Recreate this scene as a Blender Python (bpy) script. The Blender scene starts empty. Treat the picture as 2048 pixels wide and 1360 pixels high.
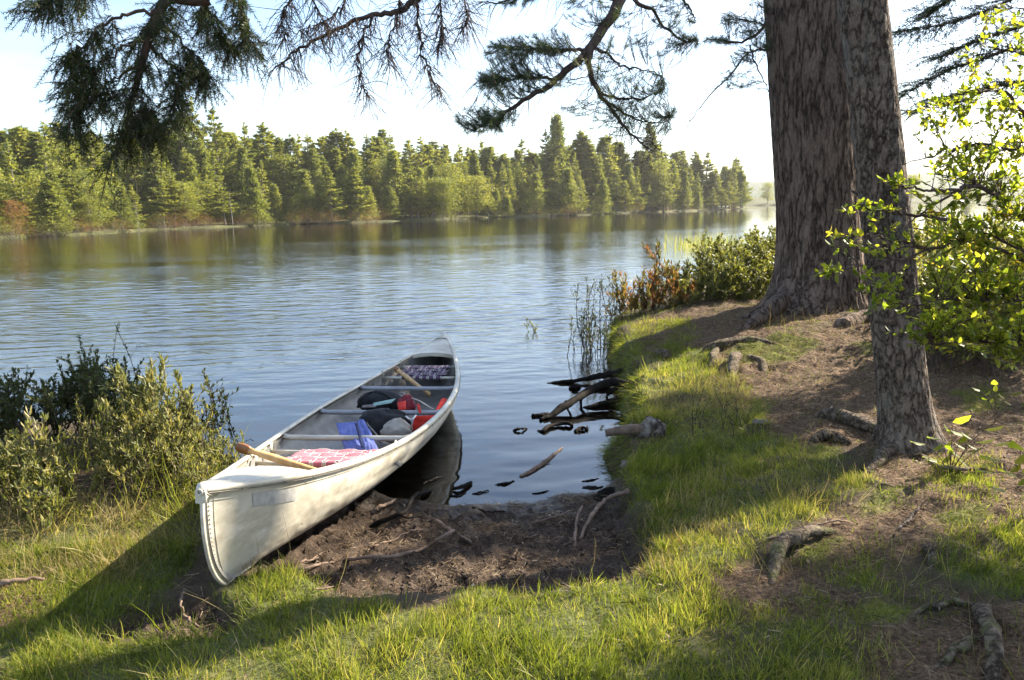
import bpy, math, random
import numpy as np
from mathutils import Vector, Matrix
D = bpy.data; SC = bpy.context.scene; COL = SC.collection
R = np.random.RandomState(7); random.seed(7)
PI = math.pi

# ------------------------------------------------------------- camera
F = 1593.0; TH = math.atan(267.5/F); RO = math.radians(1.2); ZC = 1.77
_fw = np.array([0, math.cos(TH), -math.sin(TH)]); _u0 = np.array([0, math.sin(TH), math.cos(TH)]); _r0 = np.array([1., 0, 0])
IR = math.cos(RO)*_r0-math.sin(RO)*_u0; IU = math.sin(RO)*_r0+math.cos(RO)*_u0
cam = D.objects.new('camera', D.cameras.new('camera')); COL.objects.link(cam)
cam.data.sensor_width = 36; cam.data.lens = 36*F/2048; cam.data.clip_end = 4000; cam.data.clip_start = .05
M4 = Matrix(((IR[0], IU[0], -_fw[0], 0), (IR[1], IU[1], -_fw[1], 0), (IR[2], IU[2], -_fw[2], ZC), (0, 0, 0, 1)))
cam.matrix_world = M4; SC.camera = cam

# ------------------------------------------------------------- light
SUN_AZ = math.radians(33); SUN_EL = math.radians(33)     # azimuth measured from +X towards +Y
sd = Vector((math.cos(SUN_EL)*math.cos(SUN_AZ), math.cos(SUN_EL)*math.sin(SUN_AZ), math.sin(SUN_EL)))
W = D.worlds.new('World'); SC.world = W; W.use_nodes = True
wn = W.node_tree; wn.nodes.clear()
o_ = wn.nodes.new('ShaderNodeOutputWorld'); bg = wn.nodes.new('ShaderNodeBackground'); sky = wn.nodes.new('ShaderNodeTexSky')
sky.sky_type = 'NISHITA'; sky.sun_disc = False; sky.sun_elevation = SUN_EL; sky.sun_rotation = PI/2-SUN_AZ
sky.air_density = 1.0; sky.dust_density = 1.0; sky.ozone_density = 3.0
bg.inputs[1].default_value = .086
# thin streaks of high cloud mixed over the sky colour
tc = wn.nodes.new('ShaderNodeTexCoord'); mp = wn.nodes.new('ShaderNodeMapping'); mp.inputs['Scale'].default_value = (1.2, 1.2, 6)
mp.inputs['Rotation'].default_value = (.12, .25, 0)
ns = wn.nodes.new('ShaderNodeTexNoise'); ns.inputs['Scale'].default_value = 2.2; ns.inputs['Detail'].default_value = 6; ns.inputs['Roughness'].default_value = .55
cr = wn.nodes.new('ShaderNodeValToRGB'); cr.color_ramp.elements[0].position = .42; cr.color_ramp.elements[1].position = .8; cr.color_ramp.elements[0].color = (.04, .04, .04, 1)
cr.color_ramp.elements[1].color = (.55, .55, .55, 1)
mx = wn.nodes.new('ShaderNodeMixRGB'); mx.inputs[2].default_value = (5.0, 5.3, 5.7, 1)
wn.links.new(tc.outputs['Generated'], mp.inputs[0]); wn.links.new(mp.outputs[0], ns.inputs[0]); wn.links.new(ns.outputs[0], cr.inputs[0])
wn.links.new(cr.outputs[0], mx.inputs[0]); wn.links.new(sky.outputs[0], mx.inputs[1]); wn.links.new(mx.outputs[0], bg.inputs[0]); wn.links.new(bg.outputs[0], o_.inputs[0])
sun = D.objects.new('sun', D.lights.new('sun', 'SUN')); COL.objects.link(sun)
sun.data.energy = 5.0; sun.data.angle = math.radians(.53); sun.data.color = (1, .90, .74)
sun.rotation_euler = sd.to_track_quat('Z', 'Y').to_euler(); sun.location = (20, 12, 20)
SC.view_settings.view_transform = 'Standard'; SC.view_settings.look = 'None'; SC.view_settings.exposure = 1.93; SC.view_settings.gamma = 1
SC.cycles.use_adaptive_sampling = True; SC.cycles.adaptive_threshold = .02
SC.cycles.max_bounces = 8; SC.cycles.transparent_max_bounces = 8; SC.cycles.diffuse_bounces = 3; SC.cycles.glossy_bounces = 3
SC.cycles.sample_clamp_indirect = 6; SC.cycles.caustics_reflective = False; SC.cycles.caustics_refractive = False

# ------------------------------------------------------------- helpers
def ray(u, v):
    return _fw+IR*((u-1024)/F)+IU*((680-v)/F)
def at(u, v, z=0.):                      # the point where the sight line meets height z
    d = ray(u, v); t = (z-ZC)/d[2]; return np.array([0, 0, ZC])+d*t
def aty(u, v, y):                        # the point of the sight line at distance y
    d = ray(u, v); t = y/d[1]; return np.array([0, 0, ZC])+d*t
def nrm(a):
    a = np.asarray(a, float); return a/np.maximum(np.linalg.norm(a, axis=-1, keepdims=True), 1e-9)
_G = R.rand(256, 256)
def vnoise(x, y):
    x = np.asarray(x, float); y = np.asarray(y, float)
    xi = np.floor(x).astype(int); yi = np.floor(y).astype(int); fx = x-xi; fy = y-yi
    fx = fx*fx*(3-2*fx); fy = fy*fy*(3-2*fy)
    g = lambda a, b: _G[a % 256, b % 256]
    return (g(xi, yi)*(1-fx)+g(xi+1, yi)*fx)*(1-fy)+(g(xi, yi+1)*(1-fx)+g(xi+1, yi+1)*fx)*fy
def fbm(x, y, o=4):
    s = 0; a = .5
    for k in range(o):
        s = s+a*vnoise(x*2**k+17.3*k, y*2**k+5.1*k); a *= .5
    return s-.47
def sst(a, b, x):
    t = np.clip((x-a)/(b-a), 0, 1); return t*t*(3-2*t)
def sdist(P, x, y):                      # signed distance to a closed polygon, positive inside
    P = np.asarray(P)[:, :2]; Q = np.roll(P, -1, 0); x = np.asarray(x, float); y = np.asarray(y, float)
    best = np.full(x.shape, 1e9); ins = np.zeros(x.shape, bool)
    for (ax, ay), (bx, by) in zip(P, Q):
        dx, dy = bx-ax, by-ay; t = np.clip(((x-ax)*dx+(y-ay)*dy)/(dx*dx+dy*dy+1e-12), 0, 1)
        best = np.minimum(best, np.hypot(x-ax-t*dx, y-ay-t*dy))
        if ay != by: ins ^= ((ay > y) != (by > y)) & (x < (bx-ax)*(y-ay)/(by-ay)+ax)
    return np.where(ins, best, -best)
def pw(pts, z): return [at(u, v, z) for u, v in pts]

class MB:
    """collects vertices and faces, then becomes one mesh object"""
    def __init__(s): s.v = []; s.f = []; s.c = []; s.n = 0; s.m = []
    def add(s, v, f, c=.5, m=0):
        v = np.asarray(v, float).reshape(-1, 3); s.v.append(v)
        if not isinstance(f, (list, tuple)): f = [f]
        for a in f:
            a = np.asarray(a, int); a = a.reshape(1, -1) if a.ndim == 1 else a
            if a.size: s.f.append(a+s.n); s.m.append(np.full(len(a), m))
        s.c.append(np.broadcast_to(np.asarray(c, float), (len(v),)).copy()); s.n += len(v)
    def tube(s, P, r, n=6, c=.5, cap=True, m=0, flat=None):
        P = np.asarray(P, float); k = len(P); r = np.broadcast_to(np.asarray(r, float), (k,))
        T = nrm(np.gradient(P, axis=0)); up = np.array([0, 0, 1.]) if abs(T[0][2]) < .9 else np.array([1., 0, 0])
        N = nrm(np.cross(T, up)); B = np.cross(T, N)
        if flat is None: flat = 1
        a = np.arange(n)*2*PI/n
        V = P[:, None]+(N[:, None]*np.cos(a)[None, :, None]+B[:, None]*np.sin(a)[None, :, None]*flat)*r[:, None, None]
        i = np.arange(k-1)[:, None]*n; j = np.arange(n)[None]; j2 = (j+1) % n
        q = np.stack([i+j, i+j2, i+n+j2, i+n+j], -1).reshape(-1, 4)
        V = V.reshape(-1, 3); f = [q]
        if cap:
            V = np.vstack([V, P[0], P[-1]]); j = np.arange(n); z = np.full(n, k*n)
            f.append(np.stack([z, (j+1) % n, j], 1)); f.append(np.stack([z+1, (k-1)*n+j, (k-1)*n+(j+1) % n], 1))
        s.add(V, f, c, m)
    def box(s, c, ax, ay, az, col=.5, m=0):      # centre and three half axes
        c, ax, ay, az = map(np.asarray, (c, ax, ay, az))
        V = [c+i*ax+j*ay+k*az for i in (-1, 1) for j in (-1, 1) for k in (-1, 1)]
        s.add(V, np.array([[0, 1, 3, 2], [4, 6, 7, 5], [0, 4, 5, 1], [2, 3, 7, 6], [0, 2, 6, 4], [1, 5, 7, 3]]), col, m)
    def blob(s, c, ax, ay, az, n=12, c0=.5, rough=.0, m=0, sq=1.):
        th = np.linspace(0, PI, n); ph = np.linspace(0, 2*PI, 2*n, endpoint=False)
        t, p = np.meshgrid(th, ph, indexing='ij')
        f = lambda a: np.sign(a)*np.abs(a)**sq
        X = f(np.sin(t))*f(np.cos(p)); Y = f(np.sin(t))*f(np.sin(p)); Z = f(np.cos(t))
        k = 1+rough*(fbm(X*2+c[0]*9+7+Z, Y*2+c[1]*7+Z*1.7)*2)
        V = np.asarray(c)+((X*k)[..., None]*np.asarray(ax)+(Y*k)[..., None]*np.asarray(ay)+(Z*k)[..., None]*np.asarray(az))
        i = np.arange(n-1)[:, None]*2*n; j = np.arange(2*n)[None]; j2 = (j+1) % (2*n)
        s.add(V.reshape(-1, 3), np.stack([i+j, i+2*n+j, i+2*n+j2, i+j2], -1).reshape(-1, 4), c0, m)
    def grid(s, V, c=.5, m=0, wrap=False):
        a, b = V.shape[:2]; i = np.arange(a-1)[:, None]*b; j = np.arange(b if wrap else b-1)[None]; j2 = (j+1) % b
        s.add(V.reshape(-1, 3), np.stack([i+j, i+j2, i+b+j2, i+b+j], -1).reshape(-1, 4), c, m)
    def tmpl(s, T, faces, P, dx, dy, L, Wd, c, m=0):
        """one copy of template T (k x 3: along, across, up) per point P with axes dx, dy"""
        P = np.asarray(P, float); n = len(P)
        if n == 0: return
        dx = nrm(dx); dy = nrm(np.asarray(dy)-dx*np.sum(np.asarray(dy)*dx, -1, keepdims=True)); dz = np.cross(dx, dy)
        L = np.broadcast_to(L, (n,))[:, None, None]; Wd = np.broadcast_to(Wd, (n,))[:, None, None]
        T = np.asarray(T, float)
        V = P[:, None]+dx[:, None]*T[None, :, 0:1]*L+dy[:, None]*T[None, :, 1:2]*Wd+dz[:, None]*T[None, :, 2:3]*L
        k = len(T); base = (np.arange(n)*k)[:, None, None]
        fs = [(np.asarray(f)[None]+base).reshape(-1, len(f[0])) for f in faces]
        s.add(V.reshape(-1, 3), fs, np.repeat(np.broadcast_to(c, (n,)), k), m)
    def build(s, name, mat, parent=None, smooth=True, mats=None):
        me = D.meshes.new(name); V = np.vstack(s.v); me.vertices.add(len(V)); me.vertices.foreach_set('co', V.ravel().astype(np.float32))
        nl = sum(a.size for a in s.f); nf = sum(len(a) for a in s.f)
        lv = np.concatenate([a.ravel() for a in s.f]); ln = np.concatenate([np.full(len(a), a.shape[1]) for a in s.f])
        st = np.concatenate([[0], np.cumsum(ln)[:-1]])
        me.loops.add(nl); me.loops.foreach_set('vertex_index', lv.astype(np.int32))
        me.polygons.add(nf); me.polygons.foreach_set('loop_start', st.astype(np.int32))
        me.polygons.foreach_set('material_index', np.concatenate(s.m).astype(np.int32))
        if smooth: me.polygons.foreach_set('use_smooth', np.ones(nf, bool))
        at_ = me.attributes.new('tint', 'FLOAT', 'POINT'); at_.data.foreach_set('value', np.concatenate(s.c).astype(np.float32))
        me.update(calc_edges=True)
        for mm in (mats or [mat]): me.materials.append(mm)
        ob = D.objects.new(name, me); COL.objects.link(ob)
        if parent is not None:
            ob.parent = parent; ob.matrix_parent_inverse = Matrix.Translation(-Vector(parent.location))
        return ob

def tag(o, label=None, cat=None, group=None, kind=None):
    if label: o['label'] = label
    if cat: o['category'] = cat
    if group: o['group'] = group
    if kind: o['kind'] = kind
    return o
def thing(name, label, cat, loc=(0, 0, 0), group=None):
    o = D.objects.new(name, None); COL.objects.link(o); o.location = [float(a) for a in loc]; o.empty_display_size = .1
    return tag(o, label, cat, group)
def copy_tree(o):
    r = o.copy(); COL.objects.link(r)
    for ch in o.children:
        c = ch.copy(); COL.objects.link(c); c.parent = r
        for g in ch.children:
            d = g.copy(); COL.objects.link(d); d.parent = c
    return r
def rv(n, s=1.): return R.normal(0, s, (n, 3))

# ------------------------------------------------------------- materials
def mat(name, rough=.8):
    m = D.materials.new(name); m.use_nodes = True; nt = m.node_tree; b = nt.nodes['Principled BSDF']
    b.inputs['Roughness'].default_value = rough; b.inputs['Specular IOR Level'].default_value = .3
    return m, nt, b
def N(nt, t, **k):
    n = nt.nodes.new(t)
    for a, b in k.items():
        if a.startswith('_'): setattr(n, a[1:], b)
        else: n.inputs[int(a[1:]) if a[0] == 'i' and a[1:].isdigit() else a].default_value = b
    return n
def ramp(nt, fac, stops):
    r = nt.nodes.new('ShaderNodeValToRGB'); e = r.color_ramp.elements
    while len(e) < len(stops): e.new(.5)
    for k, (p, c) in enumerate(stops): e[k].position = p; e[k].color = (*c, 1)
    nt.links.new(fac, r.inputs[0]); return r.outputs[0]
def tex(nt, scale, stretch=(1, 1, 1), detail=5, rough=.6, kind='noise', coord='Object'):
    t = nt.nodes.new('ShaderNodeTexCoord'); mp = N(nt, 'ShaderNodeMapping', Scale=stretch); nt.links.new(t.outputs[coord], mp.inputs[0])
    if kind == 'noise': n = N(nt, 'ShaderNodeTexNoise', Scale=scale, Detail=detail, Roughness=rough); o = n.outputs[0]
    else:
        n = N(nt, 'ShaderNodeTexVoronoi', Scale=scale); n.feature = 'DISTANCE_TO_EDGE' if kind == 'edge' else 'F1'; o = n.outputs['Distance']
    nt.links.new(mp.outputs[0], n.inputs['Vector']); n.name = 'T'; return o
def bump(nt, b, h, strength, dist, prev=None):
    n = N(nt, 'ShaderNodeBump', Strength=strength, Distance=dist); nt.links.new(h, n.inputs['Height'])
    if prev: nt.links.new(prev, n.inputs['Normal'])
    if b: nt.links.new(n.outputs[0], b.inputs['Normal'])
    return n.outputs[0]
def mixc(nt, fac, a, b, mode='MIX'):
    m = N(nt, 'ShaderNodeMixRGB'); m.blend_type = mode
    for k, x in ((0, fac), (1, a), (2, b)):
        if isinstance(x, (int, float)): m.inputs[k].default_value = x
        elif isinstance(x, tuple): m.inputs[k].default_value = (*x, 1)
        else: nt.links.new(x, m.inputs[k])
    return m.outputs[0]
def math_(nt, op, a, b=0.):
    m = N(nt, 'ShaderNodeMath'); m.operation = op
    for k, x in ((0, a), (1, b)):
        if isinstance(x, (int, float)): m.inputs[k].default_value = x
        else: nt.links.new(x, m.inputs[k])
    return m.outputs[0]
def attr(nt, name='tint'):
    a = nt.nodes.new('ShaderNodeAttribute'); a.attribute_name = name; return a.outputs['Fac']
def foliage(name, stops, trans=.45, rough=.55, objvar=0., spec=.25, tcol=1.6):
    """leaf matter: reflects and lets light through; stops colour each leaf by its own tint"""
    m, nt, b = mat(name, rough); b.inputs['Specular IOR Level'].default_value = spec
    f = attr(nt)
    if objvar:
        oi = nt.nodes.new('ShaderNodeObjectInfo'); f = math_(nt, 'ADD', f, math_(nt, 'MULTIPLY', math_(nt, 'SUBTRACT', oi.outputs['Random'], .5), objvar))
    c = ramp(nt, f, stops); nt.links.new(c, b.inputs['Base Color'])
    tr = N(nt, 'ShaderNodeBsdfTranslucent'); tcn = mixc(nt, 1., c, (tcol, tcol*.95, tcol*.5), 'MULTIPLY'); nt.links.new(tcn, tr.inputs[0])
    ms = N(nt, 'ShaderNodeMixShader', i0=trans); nt.links.new(b.outputs[0], ms.inputs[1]); nt.links.new(tr.outputs[0], ms.inputs[2])
    nt.links.new(ms.outputs[0], nt.nodes['Material Output'].inputs[0]); return m
def plain(name, stops, rough=.8, scale=8, bs=.3, bd=.01, metallic=0., stretch=(1, 1, 1), spec=.3):
    m, nt, b = mat(name, rough); t = tex(nt, scale, stretch, 6, .62); c = ramp(nt, t, stops); nt.links.new(c, b.inputs['Base Color'])
    b.inputs['Metallic'].default_value = metallic; b.inputs['Specular IOR Level'].default_value = spec
    if bs: bump(nt, b, t, bs, bd)
    return m
def bark(name, c1, c2, c3, sc=7, zs=.15, depth=.03, wid=.10, lichen=None):
    """furrowed bark: dark cracks where stretched noise crosses its middle value, plates between them"""
    m, nt, b = mat(name, .9); b.inputs['Specular IOR Level'].default_value = .15
    n1 = tex(nt, sc, (1, 1, zs), 2.5, .5); n2 = tex(nt, sc*2.1, (1, 1, zs*1.5), 3, .6); fine = tex(nt, 70, (1, 1, .6), 6, .7); big = tex(nt, 2.5, (1, 1, .5), 4, .6)
    def crack(n, w): return math_(nt, 'MINIMUM', math_(nt, 'DIVIDE', math_(nt, 'ABSOLUTE', math_(nt, 'SUBTRACT', n, .5)), w), 1.)
    h = math_(nt, 'ADD', math_(nt, 'MULTIPLY', crack(n1, wid), .65), math_(nt, 'MULTIPLY', crack(n2, wid*.9), .35)); hh = math_(nt, 'ADD', math_(nt, 'MULTIPLY', h, .75), math_(nt, 'MULTIPLY', fine, .35))
    f = math_(nt, 'ADD', hh, math_(nt, 'MULTIPLY', math_(nt, 'SUBTRACT', big, .5), .5)); col = ramp(nt, f, [(.28, c1), (.62, c2), (1., c3)])
    if lichen:
        l = ramp(nt, tex(nt, 7, (1, 1, .7), 8, .75), [(.52, (0, 0, 0)), (.62, (1, 1, 1))]); col = mixc(nt, math_(nt, 'MULTIPLY', l, .5), col, lichen)
    nt.links.new(col, b.inputs['Base Color']); bump(nt, b, hh, 1., depth); return m

M = {}
M['alu'], nt, b = mat('weathered_aluminium', .42)
t1 = tex(nt, 2.2, (1, 1, 1), 6, .6); t2 = tex(nt, 38, (1, .2, 1), 4, .7); t3 = tex(nt, 7, (1, 1, 1), 8, .75)
c = ramp(nt, t1, [(.3, (.42, .385, .31)), (.55, (.62, .575, .47)), (.8, (.50, .455, .36))])
scr = ramp(nt, t3, [(.60, (0, 0, 0)), (.66, (1, 1, 1))]); c = mixc(nt, math_(nt, 'MULTIPLY', scr, .22), c, (.36, .33, .27))
stain = tex(nt, 3.5, (1, 1, 2.5), 7, .7); c = mixc(nt, math_(nt, 'MULTIPLY', ramp(nt, stain, [(.46, (0, 0, 0)), (.60, (1, 1, 1))]), .5), c, (.30, .25, .17))
sc2 = tex(nt, 14, (1, .12, 3), 5, .7); c = mixc(nt, math_(nt, 'MULTIPLY', ramp(nt, sc2, [(.60, (0, 0, 0)), (.68, (1, 1, 1))]), .3), c, (.80, .78, .72))
nt.links.new(c, b.inputs['Base Color']); b.inputs['Metallic'].default_value = .15; b.inputs['Specular IOR Level'].default_value = .5
rr = N(nt, 'ShaderNodeMapRange'); rr.inputs[3].default_value = .34; rr.inputs[4].default_value = .56; nt.links.new(t2, rr.inputs[0]); nt.links.new(rr.outputs[0], b.inputs['Roughness'])
dn = bump(nt, None, tex(nt, 3.2, (1, 1, 1), 3, .5), .9, .035); bump(nt, b, t2, .06, .004, dn)
M['alu_in'] = plain('shade_toned_inner_aluminium', [(.3, (.20, .19, .175)), (.55, (.30, .285, .26)), (.75, (.36, .34, .30))], .55, 6, .3, .02, .3)  # hull metal in a darker copy; the interior's shade is put into its colour
M['alu_dark'] = plain('grey_aluminium_tube', [(.3, (.30, .30, .31)), (.7, (.42, .42, .43))], .5, 12, .1, .002, .5)
M['seam'] = plain('dark_seam', [(.3, (.10, .09, .08)), (.7, (.2, .18, .15))], .7, 30, 0)
M['decal'] = plain('faded_decal', [(.35, (.33, .32, .30)), (.6, (.45, .44, .41))], .6, 25, 0, .001, .3)
M['scuff'] = plain('dark_scuff', [(.35, (.05, .05, .06)), (.6, (.14, .14, .14))], .7, 50, 0)
M['wood'] = plain('varnished_wood', [(.35, (.48, .26, .09)), (.55, (.62, .38, .15)), (.75, (.70, .45, .19))], .35, 6, .1, .001, 0, (4, 4, .6), .5)
M['wood_dk'] = plain('brown_varnished_wood', [(.35, (.20, .075, .022)), (.7, (.34, .14, .045))], .3, 9, 0, .001, 0, (1, 1, 1), .5)
def cloth(n, c, c2, rough=.85): return plain(n, [(.35, c), (.65, c2)], rough, 14, .5, .01)
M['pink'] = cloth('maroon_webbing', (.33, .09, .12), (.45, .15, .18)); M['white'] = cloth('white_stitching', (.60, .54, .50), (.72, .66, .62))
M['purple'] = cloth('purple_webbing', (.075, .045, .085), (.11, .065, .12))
M['blue'] = cloth('blue_fabric', (.13, .16, .42), (.22, .26, .58)); M['navy'] = cloth('navy_strap', (.012, .02, .07), (.02, .03, .1))
M['red'] = cloth('red_fabric', (.50, .022, .012), (.66, .035, .02)); M['maroon'] = cloth('maroon_fabric', (.13, .012, .02), (.22, .02, .03))
M['black'] = cloth('black_fabric', (.012, .012, .014), (.03, .03, .032)); M['khaki'] = cloth('tan_canvas', (.34, .30, .24), (.48, .43, .36))
M['mint'] = cloth('pale_green_fabric', (.22, .36, .32), (.34, .5, .44)); M['grey'] = cloth('grey_fabric', (.12, .11, .10), (.2, .18, .17))
M['metal'] = plain('bright_steel', [(.3, (.6, .6, .6)), (.7, (.7, .7, .7))], .3, 10, 0, .001, 1.)

M['pine_bark'] = bark('pine_bark', (.036, .025, .018), (.125, .09, .068), (.235, .172, .132), 12, .20, .03, .09)
M['thin_bark'] = bark('grey_flaky_bark', (.03, .022, .016), (.125, .095, .072), (.25, .195, .15), 22, .45, .014, .12, (.20, .19, .165))
M['root_bark'] = bark('root_bark', (.035, .024, .016), (.105, .078, .055), (.20, .155, .115), 20, .8, .010, .12, (.13, .14, .04))
M['twig'] = plain('dark_twig_bark', [(.3, (.035, .022, .017)), (.7, (.11, .075, .058))], .9, 20, .4, .004)
M['stick'] = plain('weathered_stick', [(.3, (.085, .055, .037)), (.7, (.26, .18, .13))], .85, 16, .5, .004)
M['drift'] = plain('wet_black_driftwood', [(.3, (.006, .005, .004)), (.7, (.017, .013, .010))], .8, 18, .6, .006, 0, (1, 1, 1), .08)
M['driftpale'] = bark('bleached_wood', (.05, .038, .03), (.20, .165, .135), (.36, .32, .27), 14, .4, .02, .16)
M['far_bark'] = plain('far_trunk_bark', [(.3, (.10, .085, .07)), (.7, (.22, .19, .165))], .9, 4, 0)
M['deadwood'] = plain('grey_deadwood', [(.3, (.22, .19, .17)), (.7, (.38, .34, .30))], .9, 4, 0)

M['grass'] = foliage('green_grass', [(0, (.050, .070, .012)), (.4, (.115, .150, .022)), (.7, (.21, .23, .045)), (.9, (.33, .29, .10)), (1, (.40, .33, .16))], .5, .5, 0, .2, 1.8)
M['straw'] = foliage('dry_straw', [(0, (.12, .10, .035)), (.4, (.26, .21, .085)), (.8, (.42, .33, .16)), (1, (.5, .42, .24))], .35, .6, 0, .25, 1.2)
M['litter'] = plain('needle_litter', [(0, (.1, .05, .025)), (1, (.3, .17, .1))], .9, 3, 0); nt = M['litter'].node_tree
nt.links.new(ramp(nt, attr(nt), [(0, (.04, .026, .017)), (.5, (.13, .085, .048)), (.85, (.27, .19, .11)), (1, (.45, .36, .25))]), nt.nodes['Principled BSDF'].inputs['Base Color'])
YG = [(0, (.055, .068, .018)), (.45, (.135, .15, .04)), (.8, (.25, .24, .075)), (1, (.38, .32, .14))]
M['shrub'] = foliage('backlit_shrub_leaf', [(0, (.06, .09, .012)), (.4, (.13, .17, .02)), (.8, (.26, .27, .03)), (1, (.42, .30, .04))], .62, .4, 0, .4, 2.2)
M['bush'] = foliage('bush_leaf', YG, .45, .45, 0, .35)
M['darkbush'] = foliage('dark_bush_leaf', [(0, (.025, .035, .013)), (.5, (.055, .07, .022)), (1, (.13, .135, .04))], .35, .5)
M['redbush'] = foliage('russet_bush_leaf', [(0, (.07, .075, .02)), (.4, (.13, .13, .03)), (.7, (.24, .12, .05)), (1, (.36, .13, .08))], .45, .5)
M['paleleaf'] = foliage('pale_bush_leaf', [(0, (.10, .12, .04)), (.5, (.2, .2, .08)), (1, (.38, .32, .17))], .4, .5)
M['spruce'] = foliage('spruce_needle', [(0, (.018, .03, .014)), (.5, (.032, .055, .018)), (.8, (.07, .10, .02)), (1, (.13, .15, .03))], .3, .5)
M['pine'] = foliage('pine_needle', [(0, (.028, .045, .026)), (.5, (.048, .075, .035)), (.85, (.11, .13, .03)), (1, (.2, .18, .04))], .3, .5)
M['moss'] = foliage('moss', [(0, (.06, .075, .008)), (.5, (.13, .15, .015)), (1, (.22, .21, .03))], .3, .9)
def ff(n, a, b_, c): return foliage(n, [(0, a), (.5, b_), (1, c)], .42, .6, .34, .2, 1.5)
M['f_pine'] = ff('far_pine_needles', (.10, .13, .035), (.235, .26, .07), (.38, .37, .11))
M['f_spruce'] = ff('far_spruce_needles', (.085, .11, .035), (.19, .215, .06), (.33, .33, .10))
M['f_leaf'] = ff('far_broad_leaves', (.10, .125, .03), (.23, .25, .05), (.38, .36, .08))
M['f_red'] = ff('far_russet_leaves', (.14, .09, .03), (.26, .14, .06), (.34, .20, .08))
M['f_shrub'] = ff('far_shrub_leaves', (.08, .09, .025), (.16, .17, .045), (.28, .25, .08))

# ------------------------------------------------------------- ground, banks, lake bed and far shore in one sheet
SH = [(-90, 0), (-40, 4.2)]+[tuple(at(u, v)[:2]) for u, v in [(-250, 905), (0, 880), (200, 872), (400, 885), (462, 930), (520, 965), (640, 985), (760, 990), (860, 1003), (930, 1012), (1010, 1004),
     (1070, 1008), (1130, 992), (1195, 988), (1240, 962), (1232, 925), (1226, 900), (1262, 878), (1275, 860), (1248, 825), (1262, 795), (1235, 765), (1222, 725), (1216, 690), (1238, 655), (1275, 615), (1360, 570), (1480, 530), (1700, 480), (2400, 470)]]+[(70, 20), (70, -60), (-90, -60)]
FS = [at(u, v)[:2] for u, v in [(-700, 508), (-300, 492), (-100, 484), (0, 478), (200, 468), (300, 461), (420, 456), (560, 450), (700, 446), (880, 440), (1000, 435), (1150, 431), (1300, 425), (1400, 422), (1450, 420), (1500, 418)]]
FARP = [tuple(p) for p in FS]+[(72, 225), (60, 300), (75, 330), (110, 300), (140, 235), (220, 200), (330, 150), (500, 120), (900, 900), (-900, 900), (-500, 60)]
MUD = [tuple(at(u, v, .06 if v < 1060 else .12 if v < 1135 else .2)[:2]) for u, v in [(500, 1150), (520, 1080), (640, 1040), (700, 985), (860, 975), (1060, 985), (1240, 950), (1262, 1030), (1290, 1100), (1330, 1120), (1230, 1172), (1150, 1180), (1060, 1200), (960, 1178), (860, 1205), (760, 1198), (660, 1185), (600, 1150)]]
def P_(z, *pts): return [tuple(at(u, v, z)[:2]) for u, v in pts]
MUD2 = P_(.2, (290, 1230), (400, 1215), (470, 1240), (440, 1290), (330, 1290), (230, 1310), (200, 1290))
DUFF = [P_(.42, (1400, 700), (1500, 690), (1700, 660), (2100, 620), (2300, 800), (2300, 950), (1900, 960), (1760, 920), (1690, 850), (1600, 850), (1500, 800), (1440, 770)),
        P_(.36, (1640, 1010), (1700, 980), (1850, 960), (2048, 940), (2200, 1000), (2048, 1020), (1850, 1060), (1760, 1130), (1650, 1120), (1600, 1060)),
        P_(.35, (1500, 1080), (1680, 1100), (1700, 1180), (1500, 1200), (1380, 1130)),
        P_(.35, (1750, 1230), (2100, 1180), (2300, 1400), (1700, 1400), (1680, 1300)),
        P_(.45, (1260, 630), (1560, 600), (1700, 650), (1500, 680), (1300, 680)),
        P_(.2, (-100, 1170), (60, 1180), (50, 1270), (-100, 1290))]
MOSS = [P_(.42, (1480, 770), (1540, 765), (1560, 790), (1500, 800)), P_(.42, (1700, 690), (1790, 680), (1800, 700), (1720, 712)), P_(.4, (1880, 980), (1980, 970), (2010, 1000), (1900, 1010)), P_(.42, (1900, 760), (1990, 750), (2030, 790), (1930, 800)), P_(.4, (1560, 905), (1640, 900), (1650, 930), (1570, 935)), P_(.36, (1400, 1040), (1470, 1030), (1480, 1060), (1420, 1070)),P_(.44, (1440, 690), (1560, 670), (1660, 690), (1600, 712), (1470, 715)), P_(.38, (1720, 960), (1830, 930), (1800, 990), (1700, 1000)), P_(.36, (1590, 1060), (1690, 1040), (1650, 1080), (1600, 1090)),
        P_(.35, (1700, 1180), (1850, 1165), (1800, 1210), (1690, 1205)), P_(.4, (1620, 850), (1700, 850), (1690, 890), (1620, 880)), P_(.36, (1840, 1040), (1900, 1030), (1860, 1060), (1820, 1060)), P_(.35, (1500, 1160), (1560, 1120), (1560, 1180), (1490, 1210))]
def land(x, y):
    jit = (fbm(x*2.2, y*2.2)*.25+fbm(x*8, y*8, 2)*.07)*sst(30, 12, np.hypot(x, y))
    return sdist(SH, x, y)+jit
def mudm(x, y):
    j = fbm(x*5+3, y*5)*.16
    return np.maximum(sst(-.07, .07, sdist(MUD, x, y)+j), sst(-.05, .05, sdist(MUD2, x, y)+j))
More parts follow.
